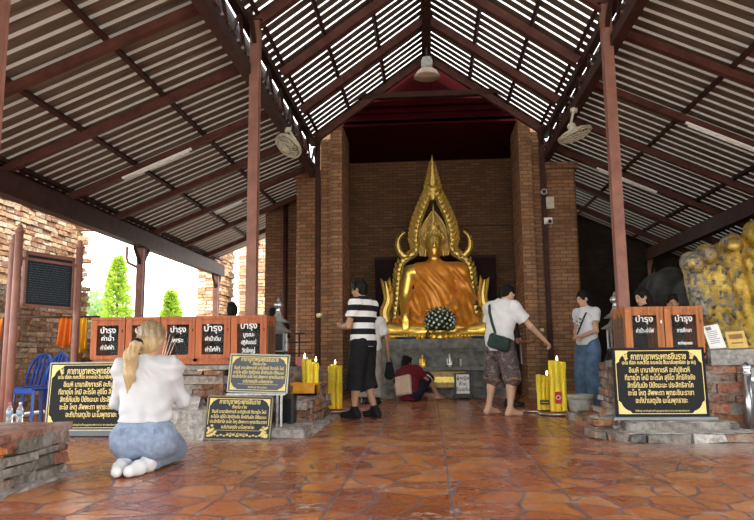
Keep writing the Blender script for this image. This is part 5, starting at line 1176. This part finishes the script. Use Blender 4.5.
# ------------------------------------------------------------------ lanterns
def lantern(loc, label):
    o = thing('lantern', label, 'lantern', loc)
    mb = MB(); mb.b2(-.1, .1, -.1, .1, 0, .05); mb.lathe([(.05, .05), (.035, .12), (.06, .17)], n=12); mb.b2(-.13, .13, -.13, .13, .17, .2); mb.build('base', DARKM, o)
    mb = MB()
    for x in (-1, 1):
        for y in (-1, 1): mb.b2(x*.11-.012, x*.11+.012, y*.11-.012, y*.11+.012, .2, .5)
    for z in (.2, .48): mb.b2(-.12, .12, -.12, -.1, z, z+.02); mb.b2(-.12, .12, .1, .12, z, z+.02); mb.b2(-.12, -.1, -.12, .12, z, z+.02); mb.b2(.1, .12, -.12, .12, z, z+.02)
    mb.build('frame', SILV, o)
    for n_ in range(4):
        mb = MB(); M = Matrix.Rotation(n_*PI/2, 4, 'Z'); mb.b2(-.1, .1, -.112, -.108, .22, .48, M); mb.build('pane', plain('smoked glass', (.05, .055, .06), .08, 0, .1, 5), o)
    mb = MB(); mb.lathe([(.25, .5), (.26, .515), (.14, .58), (.1, .64), (.09, .66)], n=4, sq=1); mb.lathe([(.2, .66), (.205, .672), (.1, .74), (.06, .8), (.05, .83)], n=4, sq=1); mb.build('roof', SILV, o)
    o.scale = (.76, .76, .76)
    mb = MB(); mb.lathe([(.035, .82), (.05, .85), (.03, .87), (.06, .9), (.078, .94), (.06, .98), (.025, 1.0), (.03, 1.02), (.004, 1.06)], n=14); mb.build('finial', CHROME, o)
    return o
lantern((-1.82, 8.1, .69), 'silver lantern tower behind the right end of the left cabinets')
lantern((2.13, 7.95, .68), 'silver lantern tower beside the right cabinets, next to the person in jeans')

# ------------------------------------------------------------------ yellow candles
YEL = plain('yellow wax', (.95, .69, .028), .45, 0, .08, 30, .3); next(x for x in YEL.node_tree.nodes if x.type == 'BSDF_PRINCIPLED').inputs['Subsurface Weight'].default_value = .25; t = NT('candle flame'); t.b.inputs['Emission Color'].default_value = (1, .72, .3, 1); t.b.inputs['Emission Strength'].default_value = 9; t.base((1, .7, .3)); FLAME = t.m
def candle_proto(r, h):
    o = thing('candle', 'x', 'candle', (0, 0, 0))
    mb = MB(); mb.lathe([(r*1.05, 0), (r*1.1, .02), (r, .04), (r, h*.5), (r*.97, h*.97), (r*.9, h), (r*.4, h-.008)], n=12)
    for q in range(6): a = q*1.3+h; z = h*random.uniform(.55, .95); mb.tube([(r*.98*math.cos(a), r*.98*math.sin(a), h*.985), (r*1.03*math.cos(a), r*1.03*math.sin(a), z), (r*1.0*math.cos(a), r*1.0*math.sin(a), z-.03)], [.006, .007, .003], 5)
    mb.build('wax', YEL, o); mb = MB(); mb.cyl((0, 0, h-.01), (.002, 0, h+.018), .0025, n=5); mb.build('wick', DARKM, o); return o
def flame(o, h):
    mb = MB(); mb.lathe([(.003, h+.012), (.011, h+.028), (.009, h+.045), (.001, h+.075)], n=8); mb.build('flame', FLAME, o)
def cluster(cx, cy, z, r, pts, hs, label, group, lit=(), z0=0):
    for i, ((px, py), h) in enumerate(zip(pts, hs)):
        o = candle_proto(r, h); o.location = (cx+px, cy+py, z); o['label'] = label+(' , burning' if False else ''); o['group'] = group
        if i in lit: flame(o, h); o['label'] = label.replace('yellow candle', 'lit yellow candle')
hexp = lambda r: [(0, 0)]+[(2*r*1.04*math.cos(a*PI/3+.3), 2*r*1.04*math.sin(a*PI/3+.3)) for a in range(6)]
def hts(n, h, v=.025): return [h+random.uniform(-v, v) for _ in range(n)]
cluster(1.655, 9.12, .045, .038, hexp(.038), hts(7, .64), 'tall yellow candle in the bundle under the reaching hand', 'tall candles on the right tray', (0,))
cluster(1.50, 9.35, .045, .03, hexp(.03)[:5], hts(5, .46), 'shorter yellow candle in the bundle left of the tall right bundle', 'short candles on the right tray', (1,))
cluster(-1.36, 9.75, .045, .033, hexp(.033), hts(7, .6), 'tall yellow candle in the bundle left of the striped shirt', 'tall candles on the left tray', (0,))
cluster(-1.53, 9.6, .045, .022, hexp(.022)[:4], hts(4, .24, .05), 'short half melted yellow candle at the foot of the left tall bundle', 'short candles on the left tray')
cluster(-1.42, 8.05, .37, .032, hexp(.032)[:6], hts(6, .36), 'yellow candle standing in the yellow box on the left steps', 'candles in the yellow box', (1, 4))
def tray(x, y, r, label):
    o = thing('candle_tray', label, 'tray', (x, y, 0)); mb = MB(); mb.lathe([(r*.7, 0), (r*.95, .01), (r, .03), (r*.97, .033), (r*.9, .02), (r*.3, .018)], n=28); mb.build('dish', SILV, o)
    mb = MB(); mb.lathe([(r*.62, .018), (r*.55, .034), (r*.3, .042)], n=24); mb.build('spilled_wax', plain('red brown wax', (.35, .05, .02), .4, 0, .4, 20, .4), o)
tray(1.64, 9.12, .27, 'round metal tray under the tall right candle bundle'); tray(1.4, 9.55, .22, 'round metal tray under the shorter right candle bundle'); tray(-1.36, 9.72, .28, 'round metal tray under the left candle bundle')
REDL = plain('red label', (.55, .02, .025), .5)
o = thing('paper_label', 'red paper label with a pale ring on the tall right candles', 'label', (1.635, 9.003, .15))
ox('sheet', o, REDL, [(-.045, .035, 0, .004, 0, .15)]); mb = MB(); mb.tube([(-.005+.026*math.cos(a), -.002, .078+.026*math.sin(a)) for a in [i*PI/10 for i in range(21)]], .005, 5); mb.build('ring_mark', WHITEP, o)
o = thing('paper_label', 'dark printed label round the shorter right candles', 'label', (1.495, 9.25, .12)); ox('sheet', o, DARKM, [(-.06, .06, 0, .004, 0, .06)]); ox('print', o, YEL, [(-.05, .05, -.002, 0, .026, .034)])
YB = plain('yellow orange plastic', (.75, .33, .015), .4); o = thing('plastic_box', 'yellow orange box holding candles on the left steps', 'box', (-1.46, 8.02, .34))
ox('body', o, YB, [(-.19, .14, -.12, .12, 0, .02), (-.19, .14, -.12, -.1, 0, .13), (-.19, .14, .1, .12, 0, .13), (-.19, -.17, -.12, .12, 0, .13), (.12, .14, -.12, .12, 0, .13)]); ox('rim', o, YB, [(-.21, .16, -.14, -.12, .12, .14), (-.21, .16, .12, .14, .12, .14), (-.21, -.19, -.12, .12, .12, .14), (.14, .16, -.12, .12, .12, .14)])
# black rack with small coloured packets
o = thing('wire_rack', 'black tiered wire rack on the grey stone block', 'rack', (-1.66, 8.6, .665))
mb = MB(); mb.cyl((0, 0, 0), (0, 0, .42), .012, n=8); mb.lathe([(.1, 0), (.1, .015)], n=14); mb.build('pole', DARKM, o)
for z in (.16, .3, .41):
    mb = MB(); rr = .16 if z < .4 else .07; mb.tube([(rr*math.cos(a), rr*.6*math.sin(a), z) for a in [i*PI/9 for i in range(19)]], .008, 5); mb.bar((-rr, 0, z), (rr, 0, z), .012, .008); mb.build('tier', DARKM, o)
for x, c, n_, lb in ((-.14, (.6, .35, .03), 'yellow', 'yellow'), (.03, (.55, .12, .16), 'pink', 'pink'), (.1, (.7, .7, .68), 'white', 'white')):
    mb = MB(); mb.box((-1.66+x, 8.48, .665+.05), (.06, .05, .1)); mb.box((-1.66+x, 8.48, .665+.105), (.062, .052, .012)); tag(mb.build('packet', plain(n_+' packet', c, .5)), f'small {lb} packet at the foot of the black wire rack', 'packet')
# grey flower pot
POT = plain('grey cement pot', (.40, .39, .34), .8, 0, .2, 9, .3); o = thing('flower_pot', 'squat grey cement flower pot at the feet of the person in jeans', 'pot', (1.93, 9.1, 0.0))
mb = MB(); mb.lathe([(.12, 0), (.13, .0), (.175, .2)], n=26); mb.build('body', POT, o); mb = MB(); mb.lathe([(.18, .2), (.185, .2), (.19, .26), (.17, .26), (.165, .22)], n=26); mb.build('rim', POT, o); mb = MB(); mb.lathe([(.168, .215), (.1, .23), (.02, .235)], n=20); mb.build('soil', BARK, o)
# cards on right counter
o = thing('card', 'white printed card leaning on the right counter beside the cabinet', 'card', (2.93, 7.2, .82)); o.rotation_euler = (R(-14), R(-9), R(8)); ox('sheet', o, WHITEP, [(-.085, .085, 0, .008, 0, .25)])
mb = MB()
for i in range(7): mb.b2(-.06, .06*random.uniform(.2, 1), -.002, 0, .06+i*.02, .066+i*.02)
mb.b2(-.06, .0, -.002, 0, .2, .235); mb.build('print', plain('grey print', (.2, .2, .22), .8), o)
o = thing('card', 'golden card leaning on the right counter against the giant foot', 'card', (3.14, 7.22, .82)); o.rotation_euler = (R(-14), R(-4), R(5)); ox('sheet', o, plain('golden card', (.62, .42, .1), .4, .3), [(-.1, .1, 0, .008, 0, .18)]); ox('print', o, plain('brown print', (.25, .12, .03), .6), [(-.07, .07, -.002, 0, .1, .15)]); ox('print', o, plain('brown print', (.25, .12, .03), .6), [(-.06, .06, -.002, 0, .05, .065)])
# stainless barrier
o = thing('steel_barrier', 'stainless steel barrier post and panel at the right edge', 'barrier', (2.97, 6.72, 0))
mb = MB(); mb.cyl((0, 0, 0), (0, 0, .58), .04, n=16); mb.lathe([(.06, 0), (.06, .012)], n=16); mb.build('post', CHROME, o); mb = MB(); mb.lathe([(.042, .575), (.05, .59), (.03, .6), (.05, .63), (.045, .66), (.01, .69)], n=14); mb.build('knob', CHROME, o)
mb = MB(); mb.bar((0, 0, .53), (1.0, -.3, .53), .03, .03); mb.bar((0, 0, .08), (1.0, -.3, .08), .03, .03)
for i in range(1, 9): mb.bar((i*.11, -i*.033, .08), (i*.11, -i*.033, .53), .016, .016)
mb.build('railing', CHROME, o); mb = MB(); mb.cyl((.99, -.3, 0), (.99, -.3, .58), .04, n=16); mb.build('post', CHROME, o)
mb = MB(); mb.box((.47, -.1, .31), (.8, .01, .38), Matrix.Rotation(R(-16.7), 4, 'Z')); mb.build('panel', plain('smoky panel', (.06, .065, .07), .15), o)

# ------------------------------------------------------------------ left corner: notice board, robes, chairs, bottles
o = thing('notice_board', 'tall notice board with dark blue panel on brown posts before the ruin', 'notice board', (0, 0, 0))
pa, pb = Vector((-4.22, 6.75, .04)), Vector((-4.02, 7.32, .04))
for p_, h in ((pa+Vector((-.03, -.09, 0)), 2.06), (pb+Vector((.03, .09, 0)), 2.0)):
    mb = MB(); mb.cyl((p_.x, p_.y, 0), p_+Vector((0, 0, h)), .04, n=12); mb.lathe([(.045, h), (.05, h+.02), (.02, h+.05), (.03, h+.07), (.004, h+.1)], p_, 12); mb.build('post', STEEL, o)
ang = math.atan2((pb-pa).y, (pb-pa).x); L_ = (pb-pa).length; Mx = Matrix.Translation(pa) @ Matrix.Rotation(ang, 4, 'Z')
mb = MB(); mb.b2(-.02, L_+.02, -.02, .02, 1.84, 1.88, Mx); mb.b2(-.02, L_+.02, -.02, .02, 1.29, 1.32, Mx); mb.b2(-.02, .01, -.02, .02, 1.3, 1.86, Mx); mb.b2(L_-.01, L_+.02, -.02, .02, 1.3, 1.86, Mx); mb.b2(-.1, L_+.12, -.015, .015, 1.78, 1.81, Mx); mb.build('frame', STEEL, o)
mb = MB(); mb.b2(.01, L_-.01, -.012, .012, 1.32, 1.84, Mx); mb.build('panel', plain('dark blue board', (.012, .022, .035), .35), o)
mb = MB()
for i in range(19):
    z = 1.80-i*.025
    if i in (1,): mb.build('heading_print', plain('faint grey print', (.10, .13, .15), .6), o); mb = MB(); continue
    xa = .04; 
    while xa < L_-.06: wd = random.uniform(.02, .06); mb.b2(xa, min(xa+wd, L_-.04), -.0145, -.012, z, z+.007, Mx); xa += wd+.012
mb.build('small_print', plain('faint grey print', (.10, .13, .15), .6), o)
o = thing('sign_post', 'second brown post with a pointed cap left of the notice board', 'post', (-4.62, 7.15, 0)); mb = MB(); mb.cyl((0, 0, 0), (0, 0, 2.06), .045, n=12); mb.build('shaft', STEEL, o); mb = MB(); mb.lathe([(.05, 2.06), (.055, 2.09), (.02, 2.12), (.035, 2.14), (.004, 2.18)], n=12); mb.build('cap', STEEL, o); mb = MB(); mb.b2(-.12, .1, -.02, .02, 1.82, 1.87); mb.build('arm', STEEL, o)
def robe_cloth(name, label, loc, w_, h, mat, rz=0):
    P_ = MB(); P_.smooth = True; n, m_ = 18, 14; V = []
    for sgn in (0, 1):
        for i in range(n+1):
            for j in range(m_+1):
                u, v = i/n, j/m_; ww = w_*(.72+.28*v**.7); y = .035*math.sin(u*17+v*2)*(.4+v)+sgn*.008; V.append(((u-.5)*ww, y, -h*v*(1-.15*abs(u-.5)*2)))
    I = lambda s_, i, j: s_*(n+1)*(m_+1)+i*(m_+1)+j; F = []
    for i in range(n):
        for j in range(m_): F += [(I(0, i, j), I(0, i+1, j), I(0, i+1, j+1), I(0, i, j+1)), (I(1, i, j), I(1, i, j+1), I(1, i+1, j+1), I(1, i+1, j))]
    for i in range(n): F += [(I(0, i, m_), I(0, i+1, m_), I(1, i+1, m_), I(1, i, m_)), (I(0, i+1, 0), I(0, i, 0), I(1, i, 0), I(1, i+1, 0))]
    for j in range(m_): F += [(I(0, 0, j), I(0, 0, j+1), I(1, 0, j+1), I(1, 0, j)), (I(0, n, j+1), I(0, n, j), I(1, n, j), I(1, n, j+1))]
    P_.add(V, F); return tag(P_.build(name, mat, None, loc, rz), label, 'cloth')
ORC = cloth('orange robe cloth', (.62, .16, .02)); YEC = cloth('saffron robe cloth', (.75, .42, .03))
mb = MB(); mb.cyl((-5.0, 7.62, 1.27), (-3.85, 7.68, 1.27), .012, n=8)
rl = thing('hanging_rail', 'thin brown rail on two posts carrying the hanging robes', 'rail', (0, 0, 0)); mb.build('bar', STEELD, rl)
mb = MB(); mb.cyl((-4.98, 7.62, 0), (-4.98, 7.62, 1.27), .018, n=8); mb.build('post', STEELD, rl); mb = MB(); mb.cyl((-3.87, 7.68, 0), (-3.87, 7.68, 1.27), .018, n=8); mb.build('post', STEELD, rl)
robe_cloth('hanging_robe', 'orange robe cloth hanging from the rail, left of the saffron one', (-4.26, 7.66, 1.265), .2, .36, ORC, .05)
robe_cloth('hanging_robe', 'saffron yellow robe cloth hanging from the rail beside the cabinets', (-4.06, 7.67, 1.265), .16, .42, YEC, .05)
robe_cloth('hanging_robe', 'orange robe cloth hanging at the far left edge', (-4.95, 7.63, 1.265), .3, .26, ORC, .05)
BLP = plain('blue plastic', (.02, .07, .32), .35, 0, .1, 10)
def chair(loc, rz, label):
    o = thing('plastic_chair', label, 'chair', loc, rz, 'blue plastic chairs')
    mb = MB(); mb.b2(-.2, .2, -.2, .2, .40, .425); mb.b2(-.2, .2, -.21, -.19, .37, .425); mb.build('seat', BLP, o)
    for x in (-1, 1):
        mb = MB(); mb.bar((x*.19, -.18, .41), (x*.225, -.21, 0), .035, .045); mb.build('leg', BLP, o); mb = MB(); mb.bar((x*.19, .18, .41), (x*.225, .23, 0), .035, .045); mb.build('leg', BLP, o)
    pts = []
    for i in range(13): a = PI*i/12; pts.append((.2*math.cos(a), .2+.09*(1 if True else 0)*math.sin(a)+.04, .45+.4*math.sin(a)**.6))
    mb = MB(); mb.tube(pts, .02, 6)
    for q in (-.1, -.035, .035, .1): mb.bar((q, .21, .42), (q*1.05, .32, .45+.4*(1-(q/.2)**2)**.3-.015), .03, .012, (0, 1, 0))
    mb.build('backrest', BLP, o); return o
chair((-4.93, 8.3, 0), R(-25), 'blue plastic chair nearer the black sign, its arched back to the wall'); chair((-5.4, 8.75, 0), R(-15), 'blue plastic chair farther left behind the brown posts')
t = NT('clear bottle plastic'); t.base((.85, .9, .95)); t.set(.05, 0, .5); t.b.inputs['Transmission Weight'].default_value = .85; t.b.inputs['IOR'].default_value = 1.2; PET = t.m
def bottle(loc, label, cap):
    o = thing('water_bottle', label, 'bottle', loc, 0); o.scale = (.62, .62, .62); mb = MB(); mb.lathe([(.03, 0), (.034, .01), (.034, .05), (.031, .06), (.034, .07), (.034, .14), (.015, .18), (.013, .2)], n=14); mb.build('body', PET, o)
    mb = MB(); mb.lathe([(.016, .198), (.016, .22)], n=12); mb.build('cap', cap, o); mb = MB(); mb.lathe([(.035, .085), (.035, .13)], n=14); mb.build('wrapper', plain('pale blue wrapper', (.3, .4, .5), .5), o)
bottle((-2.86, 4.5, .36), 'clear water bottle on the brick block, the left one with pink cap', plain('pink cap', (.6, .12, .25), .4)); bottle((-2.80, 4.52, .36), 'clear water bottle on the brick block, the right one with white cap', WHITEP)
o = thing('plastic_crate', 'low yellow plastic crate on the ground under the blue chairs', 'crate', (-4.95, 8.95, 0)); ox('body', o, YB, [(-.1, .1, -.08, .08, 0, .22)]); ox('rim', o, YB, [(-.12, .12, -.1, .1, .2, .24)])

# ------------------------------------------------------------------ fans, lamp, tubes, camera
CREAM = plain('cream fan metal', (.62, .60, .47), .4, .1, .08, 20)
def fan(loc, rot, label, drop, r=.21):
    o = thing('ceiling_fan', label, 'fan', loc); o.rotation_euler = rot
    M0 = Matrix.Identity(4)
    mb = MB()
    for rr, z in ((r, 0), (r*.8, -.035), (r*.55, -.055), (r*.3, -.065), (r, .03), (r*.75, .06), (r*.4, .08)): mb.tube([(rr*math.cos(a), rr*math.sin(a), z) for a in [i*PI/14 for i in range(29)]], .006 if rr < r else .011, 5)
    for i in range(28):
        a = i*PI/14; c, s_ = math.cos(a), math.sin(a); mb.tube([(c*.05, s_*.05, -.068), (c*r*.55, s_*r*.55, -.055), (c*r*.8, s_*r*.8, -.035), (c*r, s_*r, 0), (c*r, s_*r, .03), (c*r*.75, s_*r*.75, .06), (c*r*.4, s_*r*.4, .08)], .0028, 4)
    mb.build('cage', CREAM, o); mb = MB(); mb.lathe([(.05, .02), (.06, .05), (.06, .16), (.03, .19)], n=16); mb.sphere((0, 0, -.068), (.05, .05, .012), 12, 6); mb.build('motor', CREAM, o)
    for i in range(3):
        a0 = i*2*PI/3; mb = MB(); V = []
        for k_ in range(7):
            a = a0+k_*.16; 
            for q, rr in enumerate((.05, r*.5, r*.88)): V.append((rr*math.cos(a), rr*math.sin(a), -.02+k_*.009))
        mb.smooth = True; mb.add([tuple(v) for v in V]+[(v[0], v[1], v[2]+.004) for v in V], [f for k_ in range(6) for q in range(2) for f in ((k_*3+q, k_*3+q+1, k_*3+q+4, k_*3+q+3), (21+k_*3+q, 21+k_*3+q+3, 21+k_*3+q+4, 21+k_*3+q+1))]); mb.build('blade', plain('pale fan blade', (.5, .52, .48), .35), o)
    Mi = Matrix(Euler(rot).to_matrix().to_4x4()).inverted(); top = Mi @ Vector((0, 0, drop))
    mb = MB(); mb.bar((0, 0, .17), top, .03, .03); mb.lathe([(.05, -.06), (.055, 0)], (0, 0, 0), 10, M=Matrix.Translation(top) @ Mi); mb.build('bracket', CREAM, o)
fan((-2.03, 9.55, 3.86), (R(-27), R(30), 0), 'cream orbit fan hanging under the left roof beam', .28)
fan((2.14, 9.55, 3.88), (R(0), R(-19), 0), 'cream orbit fan hanging under the right roof beam', .4, .24)
o = thing('pendant_lamp', 'round metal high bay lamp hanging under the roof ridge', 'lamp', (XC-.0, 10.9, 5.42))
LM = plain('dull lamp metal', (.6, .52, .44), .4, .2, .1, 12)
mb = MB(); mb.lathe([(.215, 0), (.22, .01), (.17, .09), (.1, .15), (.085, .16), (.08, .155), (.16, .085), (.205, .005)], n=28); mb.build('shade', LM, o); mb = MB(); mb.lathe([(.085, .16), (.095, .2), (.095, .3), (.07, .33), (.08, .34)], n=18); mb.build('housing', SILV, o); mb = MB(); mb.sphere((0, 0, .08), (.05, .05, .08), 12, 8); mb.build('bulb', plain('lamp bulb', (.6, .55, .45), .25), o); mb = MB(); mb.cyl((0, 0, .33), (0, 0, .53), .012, n=8); mb.build('stem', DARKM, o)
def tubelight(p0, p1, label):
    p0, p1 = Vector(p0), Vector(p1); o = thing('tube_light', label, 'light', p0); d = p1-p0; mb = MB(); mb.bar((0, 0, .03), d+Vector((0, 0, .03)), .04, .03); mb.build('housing', WHITEP, o)
    mb = MB(); mb.cyl(d*.03, d*.97, .014, n=10); mb.build('tube', plain('unlit tube', (.78, .78, .74), .3), o)
zl = lambda x: 4.38-(abs(x)-2.1)*.403-.26; zr = lambda x: 4.62-(x-2.2)*.467-.26
yA = 7.6+1.467
tubelight((-4.25, yA-.12, zl(4.25)), (-3.27, yA-.12, zl(3.27)), 'fluorescent tube fitting under the left aisle roof, nearer the viewer')
tubelight((-3.9, yA+2.93, zl(3.9)), (-3.4, yA+2.93, zl(3.4)), 'short fluorescent tube fitting under the left aisle roof, farther back')
tubelight((3.45, yA-.12, zr(3.45)), (4.45, yA-.12, zr(4.45)), 'fluorescent tube fitting under the right aisle roof, nearer the viewer')
tubelight((3.0, yA+2.8, zr(3.0)), (4.0, yA+2.8, zr(4.0)), 'fluorescent tube fitting under the right aisle roof, behind the right front post')
o = thing('security_camera', 'white domed security camera on the slim right post', 'camera', (2.11, 11.93, 3.1)); ox('mount', o, WHITEP, [(-.05, .09, -.02, .03, -.05, .06)]); mb = MB(); mb.cyl((.02, -.02, -.01), (.02, -.14, -.03), .045, n=14); mb.build('body', WHITEP, o); mb = MB(); mb.sphere((.02, -.145, -.03), .036, 12, 8); mb.build('lens', DARKM, o)
o = thing('junction_box', 'beige square junction box above the security camera', 'box', (2.17, 11.93, 3.32)); ox('body', o, plain('beige plastic', (.55, .5, .38), .5), [(-.06, .06, -.05, .02, 0, .2)]); ox('lid', o, plain('beige plastic', (.55, .5, .38), .5), [(-.065, .065, -.06, -.05, -.005, .205)])
o = thing('round_lamp', 'small round spotlight above the junction box on the slim right post', 'lamp', (2.07, 11.93, 3.62)); mb = MB(); mb.cyl((0, .0, 0), (0, -.07, 0), .05, n=16); mb.build('body', SILV, o); mb = MB(); mb.cyl((0, -.07, 0), (0, -.078, 0), .036, n=16); mb.build('glass', DARKM, o)
